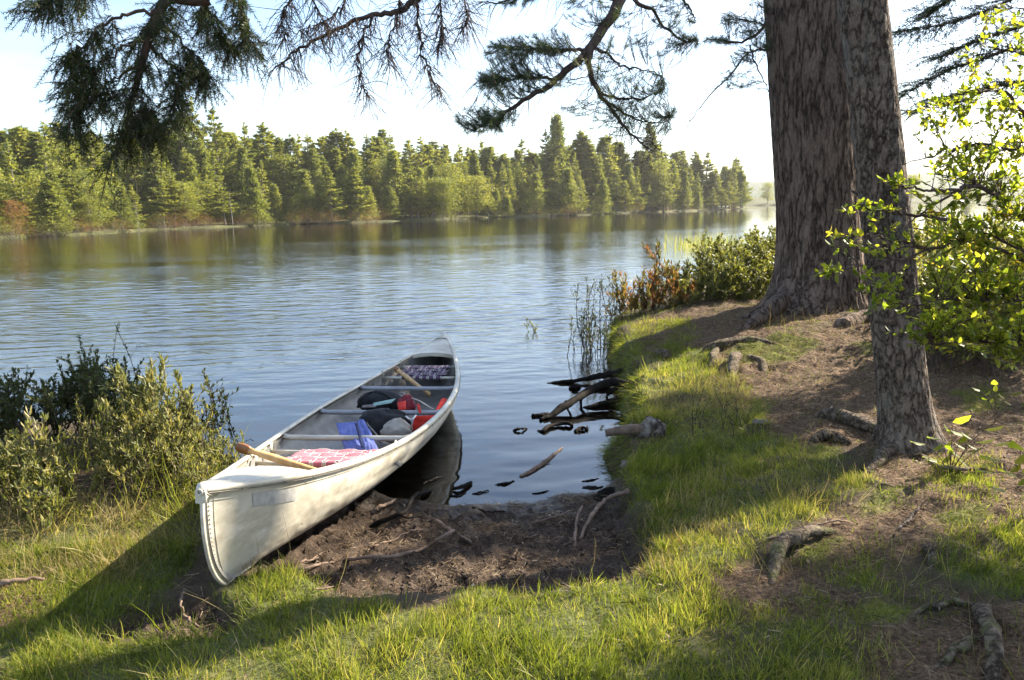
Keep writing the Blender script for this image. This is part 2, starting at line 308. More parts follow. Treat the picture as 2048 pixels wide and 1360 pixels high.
def height(x, y):
    x = np.asarray(x, float); y = np.asarray(y, float)
    d = land(x, y); n1 = fbm(x*1.3, y*1.3); n2 = fbm(x*6+9, y*6); n3 = fbm(x*26, y*26, 3)
    bank = .20*sst(-.03, .16, d)+.05*sst(.2, 1.5, d)+.05*n1+(.05+.05*sst(.4, 1.2, x))*n2+.016*n3+.03*sst(.4, 1.2, x)*np.abs(fbm(x*9+5, y*9, 3))
    bank += .24*np.exp(-((x-3.4)**2+(y-9.2)**2)/7.)+.06*sst(.5, 3, x)*sst(0, .8, d)
    mud = .012+.085*np.clip(d, 0, 9)+.05*n2*sst(0, .5, d)+(.10*n3+.05*fbm(x*44, y*44, 2))*sst(-.05, .25, d)+.07*np.abs(fbm(x*11, y*11, 2))*sst(.1, .5, d)
    m = mudm(x, y); hin = bank*(1-m)+mud*m
    bed = -.02-.16*np.clip(-d, 0, 3)-.4*sst(2, 9, -d)-1.6*sst(8, 30, -d)+.03*n2
    h = np.where(d > 0, hin, np.minimum(bed, 0)*sst(0, .06, -d)+(.2*sst(-.03, .16, d)*(1-m)))
    df = sdist(FARP, x, y); dj = df+fbm(x*.15, y*.15)*5*sst(-4, 2, df)
    hf = .22*sst(0, 1.2, dj)+3.2*sst(3, 45, dj)+fbm(x*.1, y*.1)*1.2*sst(0, 10, dj)+fbm(x*.8, y*.8)*.3*sst(0, 2, dj)
    return np.where(dj > -1, np.maximum(hf, h) if False else np.where(dj > 0, hf, h), h)
def axis(fine, lo, hi, far_lo, far_hi, g=1.10):
    a = list(np.arange(lo, hi, fine)); st = fine; x = hi; right = []
    while x < far_hi: right.append(x); st = min(st*g, 12); x += st
    st = fine; x = lo-fine; left = []
    while x > far_lo: left.append(x); st = min(st*g, 12); x -= st
    return np.array(left[::-1]+a+right+[far_hi])
gx = axis(.028, -2.8, 4.2, -1400, 1400, 1.07); gy = axis(.028, 1.7, 7.5, -300, 1600, 1.045)
GX, GY = np.meshgrid(gx, gy, indexing='ij'); GZ = height(GX, GY)
mb = MB(); mb.grid(np.stack([GX, GY, GZ], -1)[:, ::-1]); 
M['ground'], nt, b = mat('soil_moss_and_mud', .9)
n = tex(nt, 5, (1, 1, 1), 7, .65); nf = tex(nt, 55, (1, 1, 1), 6, .7)
soil = ramp(nt, mixc(nt, .6, n, nf), [(.3, (.035, .024, .015)), (.5, (.07, .048, .028)), (.7, (.06, .055, .022))])
duff = ramp(nt, nf, [(.34, (.035, .018, .010)), (.5, (.115, .068, .036)), (.66, (.25, .16, .088))])
mudc = ramp(nt, nf, [(.3, (.022, .014, .009)), (.5, (.052, .034, .022)), (.72, (.11, .076, .05))])
mossc = ramp(nt, nf, [(.3, (.06, .065, .008)), (.6, (.15, .16, .02)), (.8, (.22, .21, .04))])
thatch = ramp(nt, nf, [(.3, (.05, .055, .018)), (.5, (.09, .10, .028)), (.7, (.145, .14, .05))]); c = mixc(nt, attr(nt, 'turf'), soil, thatch); c = mixc(nt, attr(nt, 'duff'), c, duff); c = mixc(nt, attr(nt, 'mud'), c, mudc); c = mixc(nt, math_(nt, 'MULTIPLY', attr(nt, 'wet'), .65), c, (.022, .015, .010)); c = mixc(nt, attr(nt, 'moss'), c, mossc)
bedc = ramp(nt, n, [(.3, (.022, .017, .012)), (.7, (.06, .043, .028))]); c = mixc(nt, attr(nt, 'bed'), c, bedc)
c = mixc(nt, attr(nt, 'far'), c, ramp(nt, tex(nt, .6), [(.3, (.035, .04, .016)), (.5, (.075, .08, .026)), (.7, (.12, .10, .045))]))
nt.links.new(c, b.inputs['Base Color'])
wr = math_(nt, 'SUBTRACT', .92, math_(nt, 'MULTIPLY', attr(nt, 'wet'), .62)); nt.links.new(wr, b.inputs['Roughness'])
b1 = bump(nt, None, n, .4, .03); bump(nt, b, nf, .8, .014, b1)
g = tag(mb.build('ground', M['ground']), kind='structure')
def gattr(name, fn):
    a = g.data.attributes.new(name, 'FLOAT', 'POINT'); a.data.foreach_set('value', fn(GX, GY)[:, ::-1].ravel().astype(np.float32))
def duffm(x, y):
    j = fbm(x*4+1, y*4)*.35; return np.max([sst(-.12, .12, sdist(p, x, y)+j) for p in DUFF], 0)
def mossm(x, y):
    j = fbm(x*7+4, y*7)*.2; return np.max([sst(-.03, .05, sdist(p, x, y)+j-.02) for p in MOSS], 0)
gattr('duff', duffm); gattr('mud', mudm); gattr('moss', mossm)
gattr('bed', lambda x, y: sst(.02, -.08, land(x, y))); gattr('far', lambda x, y: sst(-2, 1, sdist(FARP, x, y)))
gattr('wet', lambda x, y: mudm(x, y)*sst(.55, .05, land(x, y)+fbm(x*8, y*8)*.4))

# ------------------------------------------------------------- lake
m, nt, b = mat('lake_water'); out = nt.nodes['Material Output']; nt.nodes.remove(b)
geo = nt.nodes.new('ShaderNodeNewGeometry'); sx = N(nt, 'ShaderNodeSeparateXYZ'); nt.links.new(geo.outputs['Position'], sx.inputs[0])
def wave(sc, st, dt=3, rg=.5, rot=0.):
    t = nt.nodes.new('ShaderNodeTexCoord'); mp = N(nt, 'ShaderNodeMapping', Scale=st, Rotation=(0, 0, rot)); nt.links.new(t.outputs['Object'], mp.inputs[0])
    w = N(nt, 'ShaderNodeTexNoise', Scale=sc, Detail=dt, Roughness=rg, Distortion=.25); nt.links.new(mp.outputs[0], w.inputs['Vector']); return w.outputs[0]
mr = N(nt, 'ShaderNodeMapRange', _interpolation_type='SMOOTHSTEP'); mr.inputs[1].default_value = 4.5; mr.inputs[2].default_value = 13; mr.inputs[3].default_value = .06; mr.inputs[4].default_value = 1.0; nt.links.new(sx.outputs[1], mr.inputs[0])
mr2 = N(nt, 'ShaderNodeMapRange', _interpolation_type='SMOOTHSTEP'); mr2.inputs[1].default_value = 30; mr2.inputs[2].default_value = 85; mr2.inputs[3].default_value = 1.; mr2.inputs[4].default_value = .30; nt.links.new(sx.outputs[1], mr2.inputs[0])
patch = N(nt, 'ShaderNodeMapRange'); patch.inputs[1].default_value = .35; patch.inputs[2].default_value = .65; patch.inputs[3].default_value = .55; patch.inputs[4].default_value = 1.25; nt.links.new(wave(.10, (.6, 1.6, 1), 3), patch.inputs[0])
amp = math_(nt, 'MULTIPLY', math_(nt, 'MULTIPLY', mr.outputs[0], mr2.outputs[0]), patch.outputs[0])
h1 = wave(7., (.75, 1.5, 1), 3, .5, .12); h2 = wave(.8, (.6, 1.3, 1), 2, .5, -.1)
hh = math_(nt, 'ADD', h1, math_(nt, 'MULTIPLY', h2, .6))
bp = N(nt, 'ShaderNodeBump', Distance=.008); nt.links.new(hh, bp.inputs['Height']); nt.links.new(amp, bp.inputs['Strength'])
fr = N(nt, 'ShaderNodeFresnel', IOR=1.52); nt.links.new(bp.outputs[0], fr.inputs['Normal'])
gl = N(nt, 'ShaderNodeBsdfGlossy', Roughness=.03); gl.inputs[0].default_value = (1, 1, 1, 1); nt.links.new(bp.outputs[0], gl.inputs['Normal'])
tr = N(nt, 'ShaderNodeBsdfTransparent'); tr.inputs[0].default_value = (.62, .50, .36, 1)
ms = N(nt, 'ShaderNodeMixShader'); nt.links.new(fr.outputs[0], ms.inputs[0]); nt.links.new(tr.outputs[0], ms.inputs[1]); nt.links.new(gl.outputs[0], ms.inputs[2]); nt.links.new(ms.outputs[0], out.inputs[0])
ys = [-240., -40, -5, 2.5]; y_ = 3.4
while y_ < 130: ys.append(y_); y_ += .0031*y_+.004
ys = np.array(ys+list(np.geomspace(y_+1, 1540, 14))); ts = np.concatenate([-np.geomspace(1.0, .74, 5), np.linspace(-.72, .72, 560), np.geomspace(.74, 1.0, 5)])
tt, yy = np.meshgrid(ts, ys, indexing='ij'); tt = np.sign(tt)*np.where(np.abs(tt) > .72, .72+(np.abs(tt)-.72)*(1350/np.maximum(yy, 3)-.72)/.28, np.abs(tt)); xx = tt*np.maximum(yy, 3)
zz = np.zeros_like(xx); RW = np.random.RandomState(5)
for _ in range(60):
    lam = .13*(6.**RW.rand()); th_ = PI/2+RW.normal(0, .30)+.06; k_ = 2*PI/lam; sl_ = .0125*RW.uniform(.5, 1.2); q_ = xx*math.cos(th_)+yy*math.sin(th_); res = np.clip(lam/(.0075*np.maximum(yy, 3))-1.2, 0, 1)
    zz += sl_/k_*res*np.sin(k_*q_+RW.rand()*6.28+2.2*fbm(xx*.35+_, yy*.35+_*3, 2))
wa = (.16+.84*sst(6.5, 15, yy+.25*xx))*(.5+.9*sst(32, 8, yy))*(.55+.9*np.clip(fbm(xx*.09, yy*.12+8, 3)+.45, 0, 1)); zz *= wa*(np.abs(tt) < .72)*(yy > 3)*(yy < 130)
mb = MB(); mb.grid(np.stack([xx, yy, zz], -1)[:, ::-1]); M['water'] = m
tag(mb.build('lake', m), kind='structure')

# ------------------------------------------------------------- canoe
A = np.array([-1.223, 2.982, .71]); az_, el_, L = .102, -.045, 5.18
AX = np.array([math.sin(az_)*math.cos(el_), math.cos(az_)*math.cos(el_), math.sin(el_)]); RT = np.array([math.cos(az_), -math.sin(az_), 0]); UP = np.cross(RT, AX)
def C(s, x, z): return A+AX*L*(s+1)/2+RT*x+UP*z
BM, QQ, RISE, DEP = .904, 2.079, .243, .495
def hw(s): return BM/2*(1-np.abs(s)**QQ)
def gz(s): return -RISE*(1-np.abs(s)**2.5)
def hull(s, v, side=1, off=0.):
    """point of the skin: station s, v 0 at the gunwale to 1 at the keel"""
    s, v = np.broadcast_arrays(np.asarray(s, float), np.asarray(v, float))
    e = np.abs(s)**6; n = 2.9*(1-e)+1.5*e; ph = v*PI/2
    Y = np.cos(ph)**(2/n); Z = np.sin(ph)**(2/n)
    tum = 1+.035*np.sin(np.clip(Z*2.2, 0, 1)*PI)*(1-e)
    zk = -DEP+.035*np.abs(s)**3; zz = gz(s)+(zk-gz(s))*Z
    dd = np.clip((-zz-.20)/(DEP-.20), 0, 1); ed = 1+.004*np.sin(np.clip(-zz/.25, 0, 1)*PI)-.105*(1-np.sqrt(np.clip(1-dd**2, 0, 1)))
    sl = s*(1-np.abs(s)**3+np.abs(s)**3*ed)
    w = hw(s)*Y*tum+off
    P = A+AX*(L*(sl+1)/2)[..., None]+RT*(w*side)[..., None]+UP*zz[..., None]
    return P
ss = np.sin(np.linspace(-PI/2, PI/2, 121)); vv = np.linspace(0, 1, 34)
canoe = thing('canoe', 'dented bare aluminium canoe with maroon webbed seats drawn up on the muddy bank', 'canoe', C(-.8, 0, -DEP))
mb = MB()
for sg in (1, -1):
    S, V = np.meshgrid(ss, vv, indexing='ij'); P = hull(S, V, sg)
    dent = (fbm(S*9+sg, V*4, 3)*.012+fbm(S*24+3*sg, V*8, 2)*.004)*np.sin(np.pi*np.clip(V*1.05, 0, 1))*(1-np.abs(S)**8)
    P = P+RT*(dent*sg)[..., None]; mb.grid(P if sg > 0 else P[:, ::-1])
hullo = mb.build('hull', M['alu'], canoe)
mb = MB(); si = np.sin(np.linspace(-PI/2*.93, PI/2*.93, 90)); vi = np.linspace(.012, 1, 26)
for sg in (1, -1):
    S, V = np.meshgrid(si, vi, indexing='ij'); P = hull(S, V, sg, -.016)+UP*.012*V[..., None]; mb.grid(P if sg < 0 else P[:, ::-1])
mb.build('inner_shade_skin', M['alu_in'], canoe)  # added lining whose darker colour stands for shade inside the hull
# stem bands, keel strip
for e in (-1, 1):
    mb = MB(); P = hull(np.full(30, e*1.), np.linspace(0, 1, 30), 1); P = np.vstack([P+AX*e*.004, hull(np.linspace(e*.97, e*.5, 12), np.ones(12))-UP*.004]); mb.tube(P, .0085, 6); mb.build('stem_band', M['alu'], canoe)
mb = MB(); mb.tube(hull(np.linspace(-.93, .93, 40), np.ones(40))-UP*.006, .011, 4); mb.build('keel', M['alu'], canoe)
# gunwales: outwale lip with a darker seam under it
for sg in (1, -1):
    s_ = ss[1:-1]; mb = MB()
    prof = [(-.012, .006), (.004, .012), (.020, .008), (.026, -.004), (.024, -.016), (.006, -.020), (.004, -.004), (-.012, -.004)]
    T = nrm(np.gradient(C(0, 0, 0)+AX*(L*s_/2)[:, None]+RT*(hw(s_)*sg)[:, None], axis=0)); NO = np.cross(T, UP)*1.; NO = NO*np.sign((NO@RT))[:, None]*sg
    base = A+AX*(L*(s_+1)/2)[:, None]+RT*(hw(s_)*sg)[:, None]+UP*gz(s_)[:, None]
    V = np.stack([base+NO*a+UP*b_ for a, b_ in prof], 1); mb.grid(V if sg < 0 else V[:, ::-1], wrap=True)
    go = mb.build('gunwale', M['alu'], canoe, smooth=False)
    mb = MB(); mb.tube(base+NO*.0275-UP*.0185, .0022, 4)
    for s1 in np.arange(-.93, .95, .085):
        k = np.argmin(abs(s_-s1)); mb.blob(base[k]+NO[k]*.0275-UP*.0145, RT*.004, AX*.004, UP*.004, 5)
    mb.build('seam', M['seam'], go)
# deck plates
for e in (-1, 1):
    mb = MB(); s_ = e*np.linspace(.75, .992, 14); t = np.linspace(-1, 1, 9)
    V = np.array([[C(s1, hw(s1)*tt*.985, gz(s1)+.0045+.022*(1-tt*tt)*min(1, hw(s1)/.1)) for tt in t] for s1 in s_]); mb.grid(V if e < 0 else V[:, ::-1])
    lip = np.array([[C(e*.75, hw(.75)*tt*.985, gz(.75)+.0045+.022*(1-tt*tt)-k) for tt in t] for k in (0, .035)]); mb.grid(lip); mb.build('deck_plate', M['alu'], canoe)
# cast end caps with ring eye
for e in (-1, 1):
    mb = MB(); V = []
    for k, s1 in enumerate(e*np.array([.935, .96, .98, .995, 1.003, 1.008])):
        w = max(float(hw(min(abs(s1), .999))), .004)+.012+(.006 if abs(s1) > .98 else 0); zt = gz(min(abs(s1), 1.))+(.012 if k < 5 else -.006)
        V.append([C(s1, x*w, zt+z) for x, z in ((-1, -.05 if k > 1 else -.02), (-1.02, -.012), (-.7, .006), (0, .012), (.7, .006), (1.02, -.012), (1, -.05 if k > 1 else -.02), (0, -.055 if k > 1 else -.025))])
    V = np.array(V); mb.grid(V if e < 0 else V[:, ::-1], wrap=True); mb.add(V[-1], [[0, 1, 2, 3], [3, 4, 5, 6], [0, 3, 6, 7]])
    ca = mb.build('end_cap', M['alu'], canoe)
    mb = MB(); a = np.linspace(0, 2*PI, 17); cc = C(e*1.010, 0, -.012)
    mb.tube([cc+RT*math.cos(k)*.011+UP*math.sin(k)*.011 for k in a], .0045, 6, cap=False); mb.build('ring_eye', M['alu'], ca)
# rivets along the stems and side seam
for e in (-1, 1):
    for sg in (1, -1):
        mb = MB(); mb.tube(hull(np.full(30, e*.980), np.linspace(.05, .985, 30), sg, .0012), .0022, 5)
        for k, v in enumerate(np.concatenate([np.linspace(.12, .62, 18), np.linspace(.66, .98, 14)])):
            ins = .988 if v < .6 else .985
            p = hull(e*(ins-.0*v), v, sg); q = hull(e*(ins-.01), v, sg); q2 = hull(e*ins, v+.01, sg); nn = nrm(np.cross(q-p, q2-p)); nn = nn*np.sign(nn@RT)*sg
            mb.blob(p+nn*.0015, RT*.004, AX*.004, UP*.004, 5)
        mb.build('riveted_seam', M['alu'], canoe)
# thwarts
for s1 in (-.298, .010, .341):
    mb = MB(); w = float(hw(s1))-.002; z = float(gz(s1))-.012; t = np.linspace(-1, 1, 17); fl = np.clip((1-abs(t))*8, .25, 1)
    mb.tube([C(s1, w*a, z-.012*f) for a, f in zip(t, fl)], .017+.004*(1-fl), 10)
    for a in (-1, 1): mb.box(C(s1, a*(w-.025), z-.004), RT*.025, AX*.032, UP*.003)
    mb.build('thwart', M['alu_dark'] if s1 > -.2 else M['alu'], canoe)
# seats: two bars with woven straps
def strap(mb, me, P0, P1, wd, up, lift, c=.5, n=14, over=()):
    t = np.linspace(0, 1, n); P = P0[None]*(1-t[:, None])+P1[None]*t[:, None]; h = np.array([lift*(1 if any(abs(a-q) < .06 and k for q, k in over) else -1 if any(abs(a-q) < .06 and not k for q, k in over) else 0) for a in t])
    P = P+up*h[:, None]; dr = nrm(P1-P0); sd_ = nrm(np.cross(up, dr)); V = np.stack([P-sd_*wd/2, P+sd_*wd/2], 1); mb.grid(V, c)
    for k in (-1, 1):
        e = P+sd_*(wd/2-.003)*k+up*.0012; me.grid(np.stack([e-sd_*.0022, e+sd_*.0022], 1))
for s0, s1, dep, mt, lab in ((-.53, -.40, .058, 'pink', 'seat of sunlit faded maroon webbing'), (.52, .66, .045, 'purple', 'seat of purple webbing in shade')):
    mb = MB(); zz = float(gz(s0))-dep; z1 = float(gz(s1))-dep
    for sa, za in ((s0, zz), (s1, z1)):
        w = float(hw(sa))-.012; mb.tube([C(sa, w*a, za) for a in np.linspace(-1, 1, 9)], .0125, 8)
        for a in (-1, 1): mb.box(C(sa, a*(w+.004), za+.03), RT*.0025, AX*.018, UP*.045)
    seat = mb.build('seat', M['alu'], canoe); seat['label'] = lab
    mw, me = MB(), MB(); xl, xr = (-.15, .28) if s0 < 0 else (-.17, .2)
    sl = (s1-s0); dy = sl*L/2
    for k in range(3):
        sa = s0+sl*(k+.5)/3; za = zz+(z1-zz)*(k+.5)/3+.016
        strap(mw, me, C(sa, xl-.03, za), C(sa, xr+.03, za), dy/3*.82, UP, .004, .5, 40, [((j+.5)/6, (j+k) % 2) for j in range(6)])
    nx = 6
    for j in range(nx):
        x = xl+(xr-xl)*(j+.5)/nx; strap(mw, me, C(s0, x, zz+.016), C(s1, x, z1+.016), (xr-xl)/nx*.80, UP, .004, .6, 20, [((k+.5)/3, not (j+k) % 2) for k in range(3)])
        for sa, za in ((s0, zz), (s1, z1)):
            a = np.linspace(-PI*.5, PI*.8, 9)*(1 if sa == s0 else -1)
            for wd, r, mm in (((xr-xl)/nx*.80, .0155, mw),):
                V = np.array([[C(sa, x-wd/2, za)+UP*math.cos(q)*r-AX*math.sin(q)*r, C(sa, x+wd/2, za)+UP*math.cos(q)*r-AX*math.sin(q)*r] for q in a]); mm.grid(V)
                for kk in (-1, 1):
                    xx = x+kk*(wd/2-.003); V = np.array([[C(sa, xx-.0022, za)+UP*math.cos(q)*(r+.0012)-AX*math.sin(q)*(r+.0012), C(sa, xx+.0022, za)+UP*math.cos(q)*(r+.0012)-AX*math.sin(q)*(r+.0012)] for q in a]); me.grid(V)
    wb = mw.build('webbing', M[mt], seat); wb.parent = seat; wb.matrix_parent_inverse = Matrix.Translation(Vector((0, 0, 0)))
    ee = me.build('stitching', M['white'], seat)
# side ribs inside the hull
for s1 in (-.62, -.47, -.38, .45):
    for sg in (1, -1):
        mb = MB(); v = np.linspace(.03, .9, 12); a = hull(np.full(12, s1-.004), v, sg, -.020); c_ = hull(np.full(12, s1+.004), v, sg, -.020); mb.grid(np.stack([a, c_], 1)); mb.build('rib', M['seam'] if abs(s1) < .5 and s1 < -.3 else M['alu_dark'], canoe)
# faded decal, small 7 and scuffed lettering on the side
def patch_on(mb, s0, s1, v0, v1, n=(10, 6), off=.0035):
    S, V = np.meshgrid(np.linspace(s0, s1, n[0]), np.linspace(v0, v1, n[1]), indexing='ij'); mb.grid(hull(S, V, 1, off))
def find(u, v):                            # hull parameters seen at a pixel
    best = None; S, V = np.meshgrid(np.linspace(-.995, .2, 400), np.linspace(.02, .98, 160), indexing='ij'); P = hull(S, V, 1)-np.array([0, 0, ZC])
    d = P@_fw; e = np.hypot(P@IR/d*F-(u-1024), P@IU/d*F-(680-v)); k = np.unravel_index(e.argmin(), e.shape); return S[k], V[k]
def quad_on(mb, pts, off=.0035, n=8):      # a quad with pixel corners laid on the skin
    q = np.array([find(*p) for p in pts]); a = np.linspace(0, 1, n)
    I, J = np.meshgrid(a, a, indexing='ij'); G = (q[0]*(1-I[..., None])+q[1]*I[..., None])*(1-J[..., None])+(q[3]*(1-I[..., None])+q[2]*I[..., None])*J[..., None]
    mb.grid(hull(G[..., 0], G[..., 1], 1, off))
mb = MB(); quad_on(mb, [(504, 986), (589, 974), (590, 1000), (505, 1014)]); mb.build('faded_sticker', M['decal'], canoe)
mb = MB()
def stroke(pts, w):
    for (a, b_), (c_, d_) in zip(pts[:-1], pts[1:]):
        l = math.hypot(c_-a, d_-b_); nx_, ny = -(d_-b_)/l*w/2, (c_-a)/l*w/2; quad_on(mb, [(a-nx_, b_-ny), (c_-nx_, d_-ny), (c_+nx_, d_+ny), (a+nx_, b_+ny)], .0038, 4)
stroke([(670, 1056), (675, 1054), (673, 1063)], 1.4); mb.build('number_mark', M['scuff'], canoe)
mb = MB()
for pts, w in (([(790, 930), (800, 938), (808, 944), (811, 940)], 1.2), ([(786, 926), (795, 922), (806, 926)], .9), ([(560, 1062), (566, 1057)], 1.6), ([(598, 1050), (600, 1046)], 1.8), ([(700, 1010), (742, 990)], .8), ([(650, 1075), (690, 1050)], .7)): mb = MB(); stroke(pts, w); mb.build('scratch', M['alu_dark'], canoe)
mb = MB()
for pts, w in (([(592, 1093), (596, 1080), (600, 1088), (604, 1077)], 2.2), ([(606, 1087), (608, 1078)], 1.8), ([(606, 1078), (613, 1077)], 1.5), ([(606, 1082), (611, 1081)], 1.5), ([(615, 1084), (617, 1076), (620, 1082)], 1.3), ([(622, 1081), (626, 1075)], 1.2)): stroke(pts, w)
mb.build('scuffed_lettering', M['scuff'], canoe)

# ------------------------------------------------------------- gear in the canoe
def pad(mb, q, th, n=14, wr=.012, seed=0, c=.5, bul=.0):
    """soft slab: corners q (4 world points), thickness th, wrinkles"""
    q = np.asarray(q, float); nn = nrm(np.cross(q[1]-q[0], q[3]-q[0])); a = np.linspace(0, 1, n); I, J = np.meshgrid(a, a, indexing='ij')
    B = (q[0]*(1-I[..., None])+q[1]*I[..., None])*(1-J[..., None])+(q[3]*(1-I[..., None])+q[2]*I[..., None])*J[..., None]
    e = (1-np.abs(2*I-1)**4)*(1-np.abs(2*J-1)**4); e = np.sqrt(np.clip(e, 0, 1)); w = fbm(I*4+seed, J*4+seed*3)*wr*2*(e > 0)
    top = B+nn*((th/2*e+w+bul*np.sin(I*PI)*np.sin(J*PI)))[..., None]; bot = B-nn*((th/2*e-w-bul*np.sin(I*PI)*np.sin(J*PI)))[..., None]
    mb.grid(top, c); mb.grid(bot[:, ::-1], c)
def wy(y, *pts): return [aty(u, v, y if np.isscalar(y) else y[k]) for k, (u, v) in enumerate(pts)]
t = thing('life_jacket', 'blue life jacket lying behind the first thwart', 'life jacket', aty(715, 890, 4.9))
mb = MB(); pad(mb, wy([4.98, 4.98, 4.62, 4.72], (672, 846), (713, 844), (727, 902), (690, 902)), .05, 18, .03, 1, bul=.02); mb.build('front_panel', M['blue'], t)
mb = MB(); pad(mb, wy([4.98, 5.02, 4.66, 4.62], (714, 843), (727, 838), (757, 898), (729, 902)), .045, 18, .026, 2, bul=.012); mb.build('front_panel', M['blue'], t)
mb = MB(); P = np.array(wy([4.9, 4.8, 4.70, 4.6], (714, 850), (720, 870), (724, 884), (727, 898))); mb.tube(P+np.array([0, -.03, .02]), .009, 6, flat=.3); mb.build('strap', M['navy'], t)
t = thing('life_jacket', 'bright red life jacket against the right gunwale', 'life jacket', aty(850, 860, 5.35))
mb = MB(); pad(mb, wy([5.35, 5.3, 5.25, 5.35], (830, 832), (872, 830), (868, 856), (818, 872)), .05, 14, .02, 5, bul=.015); mb.build('back_panel', M['red'], t)
mb = MB(); pad(mb, wy([6.0, 6.0, 5.6, 5.6], (884, 795), (896, 799), (884, 830), (866, 828)), .035, 12, .01, 6); pd = mb.build('shoulder_strap', M['red'], t)
mb = MB(); pad(mb, wy([5.6, 5.6, 5.4, 5.4], (833, 806), (838, 808), (843, 826), (838, 826)), .02, 8, .01, 7); mb.build('shoulder_strap', M['red'], t)
t = thing('duffel_bag', 'crumpled maroon and red bag behind the middle thwart', 'bag', aty(812, 812, 5.9))
mb = MB(); pad(mb, wy([5.95, 6.05, 5.85, 5.75], (794, 806), (824, 792), (832, 812), (806, 826)), .10, 16, .03, 9); mb.build('bag_body', M['maroon'], t)
mb = MB(); pad(mb, wy([5.85, 5.85, 5.68, 5.68], (794, 806), (812, 802), (812, 818), (797, 820)), .03, 10, .01, 10); mb.build('flap', M['red'], t)
mb = MB(); mb.tube(wy([5.9, 5.8, 5.7, 5.6], (824, 796), (840, 802), (852, 810), (866, 818)), .008, 5, flat=.4); mb.build('strap', M['khaki'], t)
t = thing('tote_bag', 'black round topped bag with pale green band behind the middle thwart', 'bag', aty(760, 815, 6.05))
mb = MB(); c0 = aty(762, 806, 6.12); mb.blob(c0, RT*.19, AX*.12, UP*.10, 14, .5, .12); mb.build('bag_body', M['black'], t)
mb = MB(); mb.tube([aty(u, v, 6.0) for u, v in ((716, 815), (722, 798), (736, 787), (752, 783), (770, 788), (784, 800))], .012, 6); mb.build('handle', M['black'], t)
mb = MB(); pad(mb, wy([5.93, 5.97, 5.9, 5.88], (746, 806), (792, 797), (782, 806), (748, 812)), .014, 10, .006, 12); mb.build('green_band', M['mint'], t)
mb = MB(); pad(mb, wy([5.97, 5.97, 5.86, 5.86], (724, 811), (752, 808), (752, 814), (724, 815)), .012, 8, .004, 13); mb.build('side_pocket', M['grey'], t)
mb = MB(); a = np.linspace(0, 2*PI, 15); cc = aty(804, 788, 6.15); mb.tube([cc+RT*math.cos(k)*.021+UP*math.sin(k)*.015 for k in a], .0025, 5, cap=False); mb.tube([cc-UP*.015, cc-UP*.10-AX*.02], .004, 5); mb.build('key_ring', M['metal'], t)
t = thing('canvas_bag', 'tan canvas bag slumped on the floor beside the red life jacket', 'bag', aty(795, 862, 5.2))
mb = MB(); mb.blob(aty(795, 862, 5.25), RT*.11, AX*.10, UP*.085, 18, .5, .35); mb.build('bag_body', M['khaki'], t)
mb = MB(); mb.tube(wy([5.2, 5.15, 5.15, 5.2], (812, 832), (818, 838), (826, 838), (832, 830)), .008, 6, flat=.4); mb.build('strap', M['white'], t)
t = thing('backpack', 'dark grey pack lying beneath the middle thwart', 'backpack', aty(760, 850, 5.45))
mb = MB(); mb.blob(aty(768, 846, 5.45), RT*.18, AX*.15, UP*.10, 16, .5, .35); mb.build('pack_body', M['black'], t)
mb = MB(); mb.tube(wy([5.45, 5.25, 5.0, 4.85], (728, 838), (738, 852), (752, 868), (762, 885)), .008, 5, flat=.4); mb.tube(wy([5.6, 5.45, 5.35], (768, 830), (780, 838), (790, 838)), .007, 5); mb.build('strap', M['grey'], t)
t = thing('floor_shade', 'maroon sheet added as red-brown interior shading on the canoe floor behind the near pink webbed seat', 'mat', C(-.3, 0, -.46))  # sheet put in for the red-brown shading on the canoe floor
mb = MB(); pad(mb, [C(-.42, -.22, -.455), C(-.42, .22, -.455), C(-.16, .26, -.465), C(-.16, -.26, -.465)], .02, 12, .008, 20); mb.build('shade_sheet', M['maroon'], t)
mb = MB(); mb.tube([C(-.42, -.22, -.442), C(-.16, -.26, -.452), C(-.16, .26, -.452), C(-.42, .22, -.442), C(-.42, -.22, -.442)], .005, 5); mb.build('shade_sheet_hem', M['maroon'], t)
# paddles
def paddle(lab, G, E, side, bl=.36):
    G = np.asarray(G); E = np.asarray(E); dr = nrm(E-G); t = thing('paddle', lab, 'paddle', E)
    mb = MB(); k = np.linspace(0, 1, 14); r = np.interp(k, [0, .06, .14, .3, .6, 1], [.020, .013, .017, .021, .0185, .015]); mb.tube(G[None]+(E-G)[None]*k[:, None], r, 12); mb.build('shaft', M['wood'], t)
    mb = MB(); side = nrm(np.cross(dr, nrm(np.asarray(side)))); c = G-dr*.035; mb.blob(c, dr*.048, nrm(np.cross(dr, side))*.028, side*.016, 12, .5, 0, 0, .85); mb.build('grip', M['wood_dk'], t)
    mb = MB(); a = np.linspace(0, 1, 12); w = np.interp(a, [0, .15, .4, .85, 1], np.array([.016, .035, .062, .066, .045])*(.45 if bl < .3 else 1)); P = E[None]+dr[None]*(a*bl)[:, None]; nn = np.cross(dr, side)
    V = np.stack([P-nn*w[:, None], P+side*.006, P+nn*w[:, None], P-side*.006], 1); mb.grid(V, wrap=True); mb.build('blade', M['wood'], t)
    return t
ux = nrm(aty(640, 944, 3.55)-aty(500, 903, 3.98))
paddle('honey coloured wooden paddle with its brown grip over the near left gunwale', aty(499, 901, 4.12), aty(640, 944, 4.08), UP, .13)
paddle('shaded wooden paddle leaning across the far seat bar', aty(797, 742, 6.98), aty(846, 779, 6.66), UP, .12)

